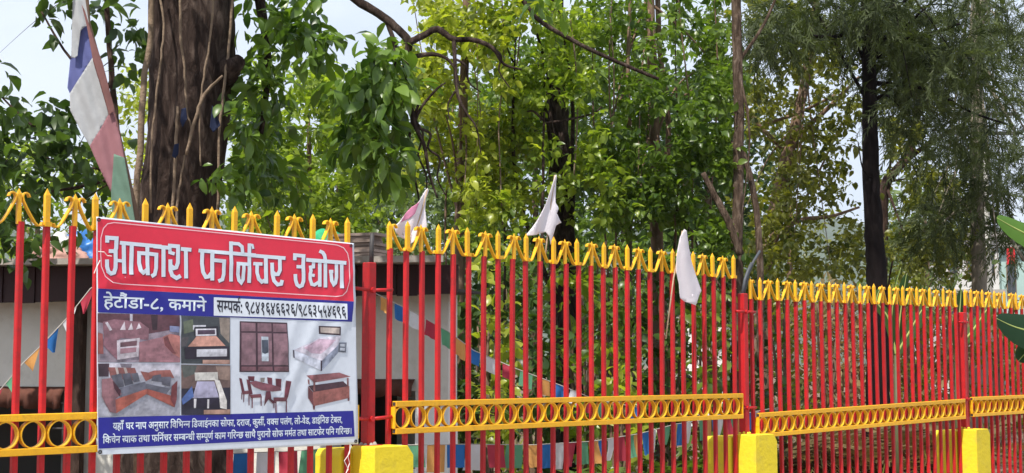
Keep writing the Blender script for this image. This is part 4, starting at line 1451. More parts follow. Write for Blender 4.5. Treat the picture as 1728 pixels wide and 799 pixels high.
LDARK = leafmat('leaf_dark', (0.020, 0.042, 0.012), (0.070, 0.120, 0.028), 0.40, 0.36)  # dark tone also carries shade in the gaps and among the leaves
LMID = leafmat('leaf_mid', (0.044, 0.090, 0.014), (0.160, 0.235, 0.036), 0.47, 0.34, None, 0.5)
LBRT = leafmat('leaf_bright', (0.062, 0.118, 0.013), (0.310, 0.385, 0.046), 0.5, 0.34, None, 0.5)
LYEL = leafmat('leaf_yellow_green', (0.095, 0.140, 0.015), (0.390, 0.420, 0.052), 0.5, 0.34, None, 0.5)
LOLV = leafmat('leaf_olive', (0.045, 0.072, 0.014), (0.215, 0.225, 0.036), 0.47, 0.38, (1.5, 1.45, 0.55), 0.45)
LGRY = leafmat('leaf_grey_green', (0.045, 0.078, 0.024), (0.170, 0.225, 0.090), 0.38)
LFTH = leafmat('needle_dark', (0.018, 0.028, 0.010), (0.090, 0.115, 0.038), 0.34, 0.6)
LDRY = leafmat('leaf_dry', (0.070, 0.060, 0.022), (0.270, 0.200, 0.090), 0.35, 0.7, (1.3, 1.1, 0.7))

LCLU = leafmat('leaf_cluster', (0.042, 0.092, 0.017), (0.150, 0.240, 0.036), 0.40, 0.34, None, 0.5)
# --- the big vine-hung trunk beside the banner
tree('vine_covered_tree', 'huge dark trunk hung with pale vines behind the furniture banner', 'tree',
 [[(318, -420, 9, 150), (318, -160, 9, 146), (324, 0, 9, 137), (324, 120, 9, 140), (316, 240, 9, 132), (303, 340, 9, 130), (298, 480, 9, 138), (296, 640, 9, 150), (294, 800, 9, 185)],
  [(352, 150, 8.95, 64), (380, 122, 8.85, 46), (398, 108, 8.8, 30), (406, 96, 8.8, 14)],
  [(400, -330, 9, 60), (480, -140, 8.9, 34), (560, -40, 8.85, 20), (602, 0, 8.8, 16), (640, 24, 8.8, 15), (672, 50, 8.8, 15), (690, 74, 8.8, 14), (684, 104, 8.8, 12), (692, 150, 8.8, 10), (698, 205, 8.8, 9), (716, 246, 8.8, 7), (724, 292, 8.8, 5), (738, 335, 8.8, 3)],
  [(652, 34, 8.8, 9), (662, 62, 8.8, 8), (668, 88, 8.8, 7), (664, 120, 8.8, 5)],
  [(686, 74, 8.8, 13), (712, 62, 8.8, 12), (738, 50, 8.8, 12), (764, 66, 8.8, 10), (800, 68, 8.8, 9), (832, 82, 8.8, 8), (850, 108, 8.8, 5), (880, 118, 8.8, 3)],
  [(766, 66, 8.8, 8), (768, 104, 8.8, 7), (772, 158, 8.8, 6), (788, 192, 8.8, 5), (804, 216, 8.8, 3), (812, 262, 8.8, 2)],
  [(690, 98, 8.8, 9), (726, 92, 8.8, 8), (752, 98, 8.8, 6), (768, 118, 8.8, 4), (776, 150, 8.8, 2)],
  [(698, 210, 8.8, 7), (712, 180, 8.8, 5), (738, 150, 8.8, 4), (752, 140, 8.8, 2)],
  [(696, 200, 8.8, 6), (690, 250, 8.8, 5), (700, 300, 8.8, 4), (708, 340, 8.8, 3)],
  [(560, -60, 8.85, 12), (720, -70, 8.8, 9), (860, -30, 8.8, 6), (935, 2, 8.8, 3)],
  [(693, 150, 8.8, 6), (706, 172, 8.8, 5), (700, 200, 8.8, 5), (714, 226, 8.8, 4), (706, 262, 8.8, 4), (720, 300, 8.8, 3), (716, 352, 8.8, 2)],
  [(700, 215, 8.8, 6), (726, 226, 8.8, 5), (722, 250, 8.8, 4), (742, 268, 8.8, 4), (738, 300, 8.8, 3), (752, 330, 8.8, 2)],
  [(768, 100, 8.8, 5), (786, 112, 8.8, 4), (792, 140, 8.8, 3), (812, 156, 8.8, 2)], [(832, 82, 8.8, 5), (846, 96, 8.8, 4), (842, 120, 8.8, 3), (860, 148, 8.8, 2)],
  [(772, 150, 8.8, 4), (756, 176, 8.8, 3), (760, 206, 8.8, 2)],
  [(366, -300, 9.1, 50), (420, -100, 9.2, 26), (440, 10, 9.3, 18), (452, 120, 9.3, 12), (440, 230, 9.3, 8)],
  [(452, 60, 9.3, 8), (500, 60, 9.3, 6), (540, 76, 9.2, 4)]],
 [(478, 60, 70, 55, 9.2, 0.35, 210, 0.115), (450, 130, 48, 50, 9.2, 0.3, 120, 0.11), (528, 60, 40, 45, 9.1, 0.25, 60, 0.115), (436, 215, 38, 55, 9.5, 0.35, 190, 0.11), (440, 300, 62, 46, 9.7, 0.4, 230, 0.11), (470, 10, 90, 40, 9.3, 0.4, 90, 0.11),
  (640, 115, 52, 40, 8.8, 0.28, 190, 0.125), (632, 175, 58, 60, 8.8, 0.3, 260, 0.125), (626, 245, 48, 46, 8.8, 0.28, 160, 0.125), (655, 270, 40, 40, 8.8, 0.28, 100, 0.12),
  (930, 0, 34, 14, 8.8, 0.2, 22, 0.11), (402, 200, 20, 60, 8.75, 0.15, 36, 0.10), (400, 305, 28, 42, 8.75, 0.2, 54, 0.10), (230, -360, 380, 170, 8.6, 1.6, 1100, 0.13), (520, -300, 260, 110, 8.6, 1.3, 160, 0.125)],
 LCLU, BIGBARK, 11, 'ovate', 300, 0, 0.55, 6, -0.5, None,
 [[(256, -60, 8.72, 11), (254, 60, 8.7, 11), (244, 130, 8.68, 12), (238, 230, 8.68, 12), (230, 330, 8.68, 13), (228, 420, 8.68, 14), (226, 560, 8.7, 15)],
  [(262, -40, 8.66, 5), (276, 40, 8.64, 4), (270, 110, 8.63, 4), (262, 180, 8.63, 4), (256, 260, 8.63, 4), (254, 360, 8.65, 4)],
  [(306, -40, 8.62, 5), (304, 40, 8.62, 5), (312, 130, 8.62, 4), (314, 180, 8.62, 4), (322, 220, 8.62, 3), (318, 250, 8.62, 3)],
  [(362, -40, 8.64, 5), (356, 60, 8.62, 4), (344, 130, 8.61, 4), (336, 200, 8.61, 3), (338, 280, 8.61, 3)],
  [(376, 128, 8.6, 4), (345, 160, 8.6, 6), (330, 200, 8.6, 6), (314, 262, 8.6, 5)],
  [(394, -30, 8.8, 6), (388, 60, 8.8, 5), (378, 150, 8.75, 5), (370, 230, 8.72, 5), (368, 330, 8.72, 5), (362, 420, 8.72, 5)],
  [(300, 180, 8.62, 5), (296, 250, 8.62, 6), (292, 330, 8.62, 6), (288, 420, 8.62, 5)], [(312, 262, 8.62, 3), (306, 300, 8.62, 4), (298, 350, 8.62, 5), (300, 420, 8.62, 5)]], bumpy=0.032)

# scraps of dark blue cloth tied to the trunk
SCR = clothmat('dark_blue_scrap', (0.020, 0.026, 0.055), 0.1, 0.2)
for i, (l, pl, dp) in enumerate((('small dark blue cloth scrap high on the middle of the big trunk', [(306, 184), (314, 182), (316, 200), (308, 216), (304, 205)], 8.58), ('pointed dark blue cloth scrap on the right side of the big trunk', [(358, 178), (370, 205), (372, 212), (360, 224), (354, 215)], 8.6), ('low dark blue cloth scrap on the big trunk above the hollow', [(294, 244), (302, 242), (301, 260), (296, 268), (290, 264)], 8.58))):
    o_ = at(pl[0][0], pl[0][1], dp)
    t_ = thing('cloth_scrap', l, 'cloth', o_, (0, 0, 0), 'cloth scraps on the trunk')
    cloth('cloth', SCR, t_, pl, dep_to3(dp, o_), (1, 0.2), 0.006, 30, 2, i)

# --- slim tree on the left, its shade put into the leaf colour
tree('large_leaved_tree', 'slim tree with heart-shaped leaves coloured dark for shade left of the faded prayer flag', 'tree',
 [[(178, -120, 10.4, 8), (181, 20, 10.4, 9), (188, 120, 10.4, 10), (197, 220, 10.4, 11), (205, 340, 10.4, 13), (208, 600, 10.4, 17)], [(190, 150, 10.4, 6), (120, 100, 10.3, 5), (70, 20, 10.3, 3)], [(196, 240, 10.4, 7), (110, 250, 10.3, 6), (40, 200, 10.3, 4), (-10, 150, 10.3, 3)], [(200, 300, 10.4, 7), (110, 320, 10.2, 5), (20, 330, 10.2, 3)]],
 [(150, 10, 90, 32, 10.4, 0.5, 70, 0.115), (84, 30, 36, 34, 10.2, 0.3, 16, 0.12), (214, 70, 40, 46, 10.5, 0.4, 46, 0.115), (88, 190, 44, 46, 10.3, 0.4, 60, 0.12), (14, 210, 40, 90, 10.2, 0.5, 70, 0.125), (70, 262, 90, 52, 10.3, 0.6, 170, 0.125), (130, 300, 60, 46, 10.5, 0.5, 90, 0.12), (30, 340, 70, 56, 10.2, 0.5, 120, 0.12), (60, 420, 90, 50, 10.0, 0.5, 70, 0.115), (205, 170, 18, 60, 10.6, 0.3, 16, 0.11), (-150, 150, 120, 240, 10.3, 0.8, 260, 0.125), (80, -130, 240, 70, 10.4, 0.9, 260, 0.12)],
 LDARK, BARK, 21, 'broad', 300, 5, 0.45, 5, -0.6)

# --- middle thicket: five slender trees and their creepers
tree('slender_tree', 'slender yellow-green tree behind the first white flag', 'tree',
 [[(792, -120, 14.5, 12), (786, 60, 14.5, 14), (780, 220, 14.5, 16), (776, 380, 14.5, 18), (774, 640, 14.5, 22)]],
 [(730, 60, 60, 60, 14, 0.8, 666, 0.091), (800, 50, 90, 60, 14.4, 1.2, 1077, 0.091), (770, 160, 90, 70, 14.4, 1.2, 1333, 0.091), (760, 270, 70, 60, 14.2, 1, 846, 0.087), (830, 240, 70, 60, 14.5, 1, 846, 0.091), (830, 330, 60, 50, 14, 0.8, 615, 0.087), (740, -110, 170, 90, 14, 1.6, 513, 0.092)],
 LYEL, BARK2, 31, 'broad', 260, 10, 0.15, 6, 0.0, 'slender trees of the thicket')
tree('slender_tree', 'thick dark trunked tree behind the second white flag', 'tree',
 [[(935, -120, 15.5, 28), (938, 120, 15.5, 34), (945, 280, 15.5, 42), (950, 420, 15.5, 46), (955, 640, 15.5, 60)], [(870, -20, 13.6, 9), (905, 30, 13.6, 8), (962, 66, 13.6, 8), (1020, 95, 13.6, 7), (1112, 134, 13.6, 6)], [(918, 190, 13.8, 4), (917, 250, 13.8, 5), (916, 330, 13.8, 5), (914, 470, 13.8, 6)], [(918, 205, 13.8, 4), (900, 188, 13.8, 4), (886, 190, 13.8, 3)], [(920, 208, 13.8, 4), (960, 202, 13.8, 4), (1000, 192, 13.8, 3), (1016, 180, 13.8, 2)]],
 [(900, 40, 90, 60, 15, 1.4, 1077, 0.087), (940, 130, 90, 70, 15, 1.4, 1205, 0.087), (880, 180, 60, 60, 14.6, 1, 769, 0.087), (960, 220, 80, 60, 14.8, 1.2, 974, 0.087), (880, 290, 50, 60, 14.4, 1, 666, 0.087), (1000, 320, 60, 70, 14.6, 1, 846, 0.087), (840, 400, 60, 40, 14.2, 0.8, 359, 0.084), (900, -120, 170, 100, 14.6, 1.8, 567, 0.092)],
 LBRT, BIGBARK, 32, 'broad', 240, 10, 0.2, 6, 0.0, 'slender trees of the thicket', [[(846, -20, 13.9, 2.5), (850, 100, 13.9, 2.5), (842, 220, 13.9, 2.5), (848, 380, 13.9, 3)], [(962, 20, 14, 2.5), (975, 160, 14, 2.5), (968, 300, 14, 3)]])
tree('slender_tree', 'twin stemmed tree with mixed green leaves in the middle of the thicket', 'tree',
 [[(1090, -120, 16, 16), (1098, 60, 16, 18), (1104, 200, 16, 18), (1108, 380, 16, 22), (1112, 640, 16, 26)], [(1108, -100, 16.2, 9), (1112, 60, 16.2, 10), (1122, 150, 16.2, 9), (1128, 240, 16.2, 10), (1112, 380, 16.1, 12)], [(1066, -60, 15.4, 6), (1060, 120, 15.4, 7), (1064, 260, 15.4, 9), (1062, 420, 15.4, 10), (1062, 600, 15.4, 12)]],
 [(1050, 60, 80, 60, 15.6, 1.2, 1266, 0.084), (1040, 170, 80, 60, 15.2, 1.2, 1266, 0.084), (1090, 260, 80, 60, 15.4, 1.2, 1333, 0.087), (1060, 350, 70, 50, 15, 1, 1066, 0.087), (1150, 330, 60, 60, 15.4, 1, 1000, 0.087), (1180, 90, 50, 80, 15.8, 1.2, 1100, 0.084), (1060, -120, 160, 100, 15, 1.8, 567, 0.092)],
 LMID, BARK2, 33, 'broad', 220, 10, 0.25, 6, 0.0, 'slender trees of the thicket', [[(1030, 20, 15, 2.5), (1036, 160, 15, 2.5), (1028, 330, 15, 3)]])
tree('slender_tree', 'tree with pale brown scarred trunk and a creeper mantle behind the third flag', 'tree',
 [[(1240, -120, 14.3, 16), (1243, 40, 14.3, 17), (1246, 160, 14.3, 18), (1246, 300, 14.3, 19), (1244, 420, 14.3, 20), (1244, 640, 14.3, 23)], [(1252, 250, 14.3, 9), (1266, 300, 14.3, 11), (1276, 350, 14.3, 11), (1282, 430, 14.3, 12), (1284, 620, 14.3, 14)], [(1186, 292, 14.0, 9), (1206, 330, 14.0, 12), (1230, 376, 14.0, 13), (1250, 430, 14.0, 14)], [(1250, 100, 14.3, 7), (1290, 40, 14.3, 5), (1320, -30, 14.3, 4)]],
 [(1190, 30, 60, 60, 15.6, 0.9, 666, 0.087), (1200, 120, 50, 60, 15.4, 0.9, 615, 0.087), (1180, 220, 70, 60, 15, 0.9, 1077, 0.087), (1130, 220, 60, 50, 15, 0.9, 615, 0.087), (1200, 300, 50, 50, 15, 0.8, 666, 0.087), (1220, 410, 60, 30, 14.8, 0.8, 564, 0.087)],
 LMID, THINBARK, 34, 'broad', 220, 6, 0.3, 6, -0.1, 'slender trees of the thicket')

# --- right: yellowing tree, black trunk, feathery trees
tree('yellowing_tree', 'open tree with yellowing olive leaves between the thicket and the black trunk', 'tree',
 [[(1380, -60, 20, 12), (1372, 60, 20, 14), (1350, 180, 20, 18), (1325, 280, 20, 22), (1302, 390, 20, 26), (1290, 480, 20, 28), (1286, 640, 20, 32)], [(1335, 240, 20, 10), (1400, 180, 20, 8), (1450, 130, 20, 5)], [(1330, 260, 20, 8), (1280, 210, 20, 7), (1240, 150, 20, 4)], [(1300, 400, 19.4, 9), (1350, 372, 19.4, 8), (1400, 366, 19.4, 6), (1450, 350, 19.4, 4)], [(1290, 210, 19.6, 5), (1350, 190, 19.6, 6), (1410, 160, 19.6, 4)]],
 [(1340, 90, 90, 60, 20, 1.6, 1178, 0.096), (1300, 180, 60, 70, 20, 1.4, 798, 0.096), (1390, 180, 60, 60, 20, 1.4, 494, 0.096), (1350, 270, 80, 50, 20, 1.4, 836, 0.096), (1330, 350, 80, 50, 19.6, 1.2, 912, 0.096), (1340, 430, 90, 50, 19.2, 1.2, 1178, 0.096), (1420, 290, 30, 60, 20, 1, 133, 0.092), (1440, 420, 40, 50, 19.6, 1.2, 418, 0.096), (1425, 120, 40, 80, 20, 1.2, 260, 0.1), (1432, 225, 24, 50, 20, 1.0, 70, 0.1), (1300, 20, 90, 40, 20, 1.6, 570, 0.096)],
 LOLV, BARK2, 41, 'broad', 200, 10, 0.25, 6, -0.22)
tree('yellowing_tree', 'olive green tree standing behind the black trunk', 'tree',
 [[(1556, 60, 23, 10), (1540, 240, 23, 14), (1510, 290, 23, 16), (1492, 320, 23, 18), (1488, 420, 23, 20), (1488, 640, 23, 24)], [(1512, 290, 22.5, 12), (1540, 262, 22.5, 10), (1590, 230, 22.5, 6), (1640, 200, 22.5, 3)]],
 [(1530, 200, 50, 70, 23, 1.4, 798, 0.104), (1560, 120, 60, 50, 23, 1.4, 608, 0.104), (1540, 310, 60, 60, 23, 1.4, 798, 0.104), (1530, 410, 50, 50, 22.6, 1.2, 722, 0.104), (1600, 330, 60, 70, 23, 1.6, 646, 0.104), (1600, 430, 60, 40, 22, 1.2, 494, 0.104)],
 LOLV, BARK, 42, 'broad', 120, 8, 0.25, 6, -0.18)

def feather_tree(name, label, trunk, regs, seed, bark, length, lm=None, limbs=10, extra=()):
    rr = random.Random(seed)
    rng = np.random.default_rng(seed)
    main = px_path(trunk)
    low = main[-1][0]
    main.append((Vector((low.x, low.y, 0.33)), main[-1][1] * 1.2))
    b0 = main[-1][0].copy()
    t_ = thing(name, label, 'tree', b0, (0, 0, 0), 'feathery trees')
    pts, rad = smooth_path(main, 6)
    mb = MB()
    mb.tube([p - b0 + Vector((rr.uniform(-1, 1), 0, 0)) * r_ * 0.06 for p, r_ in zip(pts, rad)], rad, 14, jit=0.06, rnd=rr)
    mb.build('trunk', bark, t_, True)
    for e in extra:
        pts, rad = smooth_path(px_path(e), 5)
        mb = MB()
        mb.tube([p - b0 for p in pts], rad, 6, jit=0.06, rnd=rr)
        mb.build('limb', bark, t_, True)
    P, FR, S, Va = region_leaves(rng, [(a_, b_, c_, d_, e_, f_, n_, length) for a_, b_, c_, d_, e_, f_, n_ in regs], 0.32, 5, 1.2, 0.06, 0.018)
    # limbs with the sprays strung along them
    for k_ in range(limbs):
        q = Vector(P[rr.randrange(len(P))])
        j = rr.randrange(0, 3)
        st = main[j][0].lerp(main[j + 1][0], rr.random())
        r0 = min(0.028, main[j][1] * 0.3)
        mid = st.lerp(q, 0.5) + Vector((0, 0, rr.uniform(0.1, 0.5)))
        pts, rad = smooth_path([(st, r0), (mid, r0 * 0.6), (q, r0 * 0.2)], 5)
        mb = MB()
        mb.tube([p - b0 for p in pts], rad, 5, rnd=rr)
        mb.build('limb', bark, t_, True)
    tp = [spray_tpl(s_) for s_ in range(5)]
    ch = rng.integers(0, 5, len(P))
    big = np.where((P[:, 2] > 0))[0]
    # nearest sprays are parts of their own, the rest one mass
    d_ = np.linalg.norm(P - CAMV, axis=1)
    order = np.argsort(d_)[:120]
    keep = np.ones(len(P), bool)
    keep[order] = False
    mes = [scatter_mesh('spray', [tp[q]], np.zeros((1, 3)), np.eye(3)[None], np.ones(1), np.array([0.2 + 0.15 * q]), lm or LFTH) for q in range(5)]
    for i in order:
        o_ = bpy.data.objects.new('spray', mes[ch[i]])
        COL.objects.link(o_)
        o_.parent = t_
        R = Matrix([list(r_) for r_ in FR[i]]).transposed().to_4x4()
        o_.matrix_basis = Matrix.Translation(Vector(P[i]) - b0) @ R @ Matrix.Scale(float(S[i]), 4)
    me = scatter_mesh('crown', tp, P[keep] - np.array(b0), FR[keep], S[keep], Va[keep], lm or LFTH, ch[keep])
    obj('crown', me, t_, kind='stuff')
    return t_
feather_tree('feathery_tree', 'straight black trunk with drooping feathery grey green foliage high up', [(1462, -200, 17, 20), (1464, 0, 17, 22), (1466, 100, 17, 24), (1468, 200, 17, 26), (1471, 330, 17, 29), (1477, 430, 17, 33), (1480, 520, 17, 36), (1482, 660, 17, 40)],
 [(1380, 40, 110, 40, 17, 1.4, 420), (1500, 40, 110, 60, 17, 1.4, 620), (1600, 70, 90, 80, 17.4, 1.6, 520), (1560, 150, 90, 70, 17.4, 1.4, 420), (1290, 60, 60, 26, 16.6, 1.0, 130), (1500, -80, 220, 60, 17, 1.6, 500), (1640, 190, 60, 60, 17.6, 1.2, 150)], 51, BARK3, 0.36, None, 14,
 [[(1468, 60, 17, 10), (1540, 66, 16.8, 7), (1620, 40, 16.6, 4)], [(1466, 20, 17, 10), (1420, 60, 16.8, 7), (1360, 60, 16.6, 4)], [(1470, 140, 17, 9), (1560, 150, 17, 6), (1640, 190, 17, 4), (1700, 210, 17, 3)], [(1472, 300, 16.9, 3), (1456, 285, 16.7, 2.5), (1448, 240, 16.7, 2)]])
feather_tree('feathery_tree', 'pale trunked feathery tree beside the utility pole on the right', [(1652, -200, 21, 22), (1650, 60, 21, 22), (1648, 220, 21, 22), (1650, 380, 21, 24), (1652, 480, 21, 26), (1652, 660, 21, 30)],
 [(1690, 40, 60, 50, 21, 1.6, 170), (1700, 170, 40, 50, 20.6, 1.4, 80), (1620, 250, 60, 60, 21, 1.4, 230), (1690, 270, 50, 50, 20.4, 1.4, 120), (1600, 350, 60, 50, 21, 1.4, 160), (1660, 330, 60, 40, 20.6, 1.4, 100), (1570, 410, 50, 40, 21, 1.2, 110), (1700, 390, 40, 40, 20.8, 1.0, 80), (1780, 160, 60, 160, 21, 1.6, 300), (1660, -90, 130, 60, 21, 1.6, 200)], 52, BARK4, 0.40, None, 14,
 [[(1650, 120, 20.8, 8), (1690, 180, 20.6, 7), (1712, 220, 20.4, 5)], [(1651, 330, 21, 8), (1690, 380, 20.8, 7), (1728, 440, 20.6, 6)], [(1650, 350, 21, 7), (1610, 360, 21, 5), (1580, 390, 21, 3)]])

# --- farther trees that close the view
def far_tree(name, label, px, depth, top, w_, n, lm, seed, leaf=0.22, low=560, group='distant trees'):
    rr = random.Random(seed)
    h_ = low - top
    regs = []
    for k_ in range(9):
        v_ = k_ / 8
        y_ = top + h_ * (0.10 + 0.80 * v_)
        half = w_ * (0.55 + 0.45 * math.sin(math.pi * min(1, 0.15 + v_ * 0.8)))
        for s_ in (-0.45, 0.45):
            regs.append((px + s_ * half + rr.uniform(-0.2, 0.2) * w_, y_ + rr.uniform(-0.05, 0.05) * h_, half * rr.uniform(0.45, 0.75), h_ * 0.10 * rr.uniform(0.8, 1.4), depth + rr.uniform(-1, 1) * depth * 0.04, depth * 0.05, n / 18, leaf))
    tree(name, label, 'tree', [[(px, top + 0.2 * h_, depth, 6), (px + 4, top + 0.6 * h_, depth, 10), (px, low, depth, 14)]], regs, lm, BARK2, seed, 'diamond', 0, 5, 0.15, 6, -0.14, group, seg=8, gs=0.02)
far_tree('leafy_tree', 'sunlit bright green tree seen between the big trunk and the hanging leaf cluster', 520, 27, 105, 120, 9000, LBRT, 61, 0.19)
far_tree('leafy_tree', 'bright green tree seen between the faded flag and the big trunk', 236, 30, 130, 60, 2340, LYEL, 62, 0.19)
far_tree('leafy_tree', 'light green tree glimpsed through the dark leaves at the far left', 60, 34, 240, 110, 2700, LBRT, 70, 0.22)
far_tree('leafy_tree', 'grey green bushy tree behind the first white flag and the shed roof', 640, 42, 225, 110, 7560, LGRY, 63, 0.24)
far_tree('leafy_tree', 'grey green tree behind the thicket near the first flag', 780, 46, 120, 110, 6480, LGRY, 64, 0.27)
far_tree('leafy_tree', 'green tree far behind the thick dark trunk', 900, 40, 40, 130, 7560, LMID, 65, 0.25)
far_tree('leafy_tree', 'green tree far behind the twin stemmed tree', 1050, 38, 50, 130, 7560, LMID, 66, 0.25)
far_tree('leafy_tree', 'dark green tree far behind the pale brown trunk', 1190, 36, 90, 110, 6480, LDARK, 67, 0.25)  # dark leaves put shade into the gaps of the nearer trees
far_tree('leafy_tree', 'olive tree far behind the yellowing tree', 1330, 40, 160, 90, 1500, LOLV, 68, 0.22)
far_tree('leafy_tree', 'grey green tree far behind the feathery foliage', 1560, 48, 300, 110, 3240, LGRY, 69, 0.25)

# ================================================================== UNDERGROWTH BEHIND THE FENCE
def shrub(name, label, px, depth, top, w_, n, lm, seed, leaf=0.12, kind='broad', nparts=60, bark=None, droop=0.2, group='shrubs behind the fence', gap=-0.2, bottom=None):
    rr = random.Random(seed)
    zb = 0.36
    yb = bottom or (YH + (CAMZ - zb) / depth * F)
    h_ = yb - top
    stems = []
    for k_ in range(4):
        tx = px + rr.uniform(-0.7, 0.7) * w_
        stems.append([(tx, top + h_ * rr.uniform(0.05, 0.3), depth + rr.uniform(-0.3, 0.3), 3), ((tx + px) / 2 + rr.uniform(-8, 8), top + h_ * 0.5, depth, 5), (px + rr.uniform(-8, 8), yb, depth, 7)])
    regs = []
    for k_ in range(6):
        v_ = (k_ + 0.5) / 6
        half = w_ * (0.6 + 0.4 * math.sin(math.pi * (0.1 + 0.8 * v_)))
        regs.append((px + rr.uniform(-0.3, 0.3) * w_, top + h_ * (0.05 + 0.85 * v_), half, h_ * 0.13, depth, depth * 0.045, n / 6, leaf))
    return tree(name, label, 'shrub', stems, regs, lm, bark or BARK2, seed, kind, nparts, 4, droop, 6, gap, group, seg=6, gs=0.03)
SHR = [
 ('leafy_shrub', 'bright green sapling right of the shed corner behind the fence', 830, 12.2, 425, 38, 330, LYEL, 0.11),
 ('leafy_shrub', 'dark bush filling the gap beside the shed corner', 800, 14.0, 470, 60, 620, LDARK, 0.13),
 ('leafy_shrub', 'dark bush below the thick dark trunk', 900, 13.6, 500, 60, 520, LDARK, 0.12),
 ('leafy_shrub', 'bright leafy shrub under the second white flag', 985, 14.6, 400, 50, 520, LBRT, 0.12),
 ('leafy_shrub', 'green shrub in front of the twin stemmed tree', 1050, 14.2, 470, 56, 520, LMID, 0.12),
 ('leafy_shrub', 'yellow green shrub low between the fence bars under the twin stems', 1045, 12.8, 600, 36, 200, LYEL, 0.11),
 ('leafy_shrub', 'dark shrub under the third white flag', 1130, 14.8, 420, 60, 620, LDARK, 0.12),
 ('leafy_shrub', 'mid green shrub beside the pale brown trunk', 1205, 14.4, 450, 50, 460, LMID, 0.12),
 ('leafy_shrub', 'dense dark shrub at the step of the fence', 1262, 15.6, 430, 44, 420, LDARK, 0.12)]
for i, (nm, lb, px, dp, tp, w_, n, lm, lf) in enumerate(SHR):
    shrub(nm, lb, px, dp, tp, w_, n, lm, 100 + i, lf)
OSH = [('olive bush behind the first bars of the lower fence panel', 1320, 17.5, 455, 50, 520, LOLV), ('brown green bush left of the black trunk behind the bars', 1400, 17.0, 480, 50, 480, LDRY), ('olive bush right of the black trunk behind the bars', 1540, 18.5, 470, 56, 560, LOLV), ('straggly brown bush before the third pillar', 1600, 17.6, 520, 46, 380, LDRY), ('olive bush behind the last fence panel', 1680, 19.0, 490, 56, 480, LOLV)]
for i, (lb, px, dp, tp, w_, n, lm) in enumerate(OSH):
    shrub('dry_shrub', lb, px, dp, tp, w_, n, lm, 130 + i, 0.11, 'narrow', 50, BARK2, 0.35, 'dry shrubs behind the lower fence')

def fronds(name, label, px, depth, top, n, lm, seed, L, group, z0=0.36):
    rng = np.random.default_rng(seed)
    yb = YH + (CAMZ - z0) / depth * F
    b0 = at(px, yb, depth)
    t_ = thing(name, label, 'plant', b0, (0, 0, 0), group)
    mes = [scatter_mesh('frond', [frond_tpl(seed * 7 + q)], np.zeros((1, 3)), np.eye(3)[None], np.ones(1), np.array([0.15 + 0.17 * q]), lm) for q in range(5)]
    for k_ in range(n):
        a_ = rng.uniform(0, 2 * math.pi)
        el = rng.uniform(0.25, 1.1)
        d = np.array([[math.cos(a_) * math.cos(el), math.sin(a_) * math.cos(el), math.sin(el)]])
        fr = frames(d, np.array([[-math.cos(a_) * math.sin(el), -math.sin(a_) * math.sin(el), math.cos(el)]]))[0]
        o_ = obj('frond', mes[k_ % 5], t_)
        R = Matrix([list(r_) for r_ in fr]).transposed().to_4x4()
        o_.matrix_basis = Matrix.Translation((rng.uniform(-0.12, 0.12), rng.uniform(-0.12, 0.12), rng.uniform(0, 0.12))) @ R @ Matrix.Scale(float(L * rng.uniform(0.7, 1.2)), 4)
    return t_
FRL = ['dry arching fronds behind the start of the lower fence panel', 'tangle of dry fronds left of the black trunk', 'brown fronds at the foot of the black trunk', 'dry fronds midway along the lower fence panel', 'dry fronds short of the third pillar', 'dry fronds behind the third pillar']
for i, (px, dp) in enumerate(((1300, 15.2), (1370, 15.8), (1440, 15.6), (1500, 16.4), (1565, 16.0), (1640, 17.2))):
    fronds('dry_frond_plant', FRL[i], px, dp, 600, 22, LDRY, 200 + i, 0.95, 'dry frond plants behind the lower fence')
for i, (px, dp, lb) in enumerate(((870, 12.0, 'low green fronds behind the foot of the fence under the second flag'), (1000, 12.6, 'low green fronds beside the prayer flags'), (1160, 14.0, 'low green fronds before the fence step'))):
    fronds('green_frond_plant', lb, px, dp, 700, 14, LMID, 220 + i, 0.55, 'green frond plants behind the fence')

# litter of dead leaves and sticks, and thin grass (beyond counting)
n = 9000
ss_ = RNG.uniform(-2, 16, n)
dd_ = RNG.uniform(0.3, 16, n)
P_ = np.array([np.array(P0)] * n) + np.outer(ss_, np.array(D)) - np.outer(dd_, np.array(N))
P_[:, 2] = 0.385 + np.array([(0.10 * noise.noise(Vector((a_ * 0.35, b_ * 0.35, 0))) + 0.05 * noise.noise(Vector((a_, b_, 3)))) * min(1, b_ / 2) for a_, b_ in zip(ss_, dd_)])
me = scatter_mesh('leaf_litter', [leaf_tpl('narrow')], P_, frames(RNG.normal(size=(n, 3)) * [1, 1, 0.25], RNG.normal(size=(n, 3)) * 0.35 + [0, 0, 1]), RNG.uniform(0.05, 0.15, n), RNG.uniform(0, 1, n), LDRY)
obj('leaf_litter', me, None, label='brown dead leaves scattered over the ground behind the fence', cat='leaf litter', kind='stuff')
n = 7000
ss_ = RNG.uniform(-2, 18, n)
dd_ = RNG.uniform(1.5, 20, n)
P_ = np.array([np.array(P0)] * n) + np.outer(ss_, np.array(D)) - np.outer(dd_, np.array(N))
P_[:, 2] = 0.36
keepg = np.array([noise.noise(Vector((a_ * 0.4, b_ * 0.4, 9))) > -0.05 for a_, b_ in zip(ss_, dd_)])
me = scatter_mesh('grass', [leaf_tpl('blade')], P_[keepg], frames((RNG.normal(size=(n, 3)) * [0.5, 0.5, 0.2] + [0, 0, 1])[keepg], RNG.normal(size=(n, 3))[keepg]), RNG.uniform(0.15, 0.45, n)[keepg], RNG.uniform(0, 1, n)[keepg], LOLV)
obj('grass', me, None, label='thin olive grass growing on the bare ground behind the fence', cat='grass', kind='stuff')

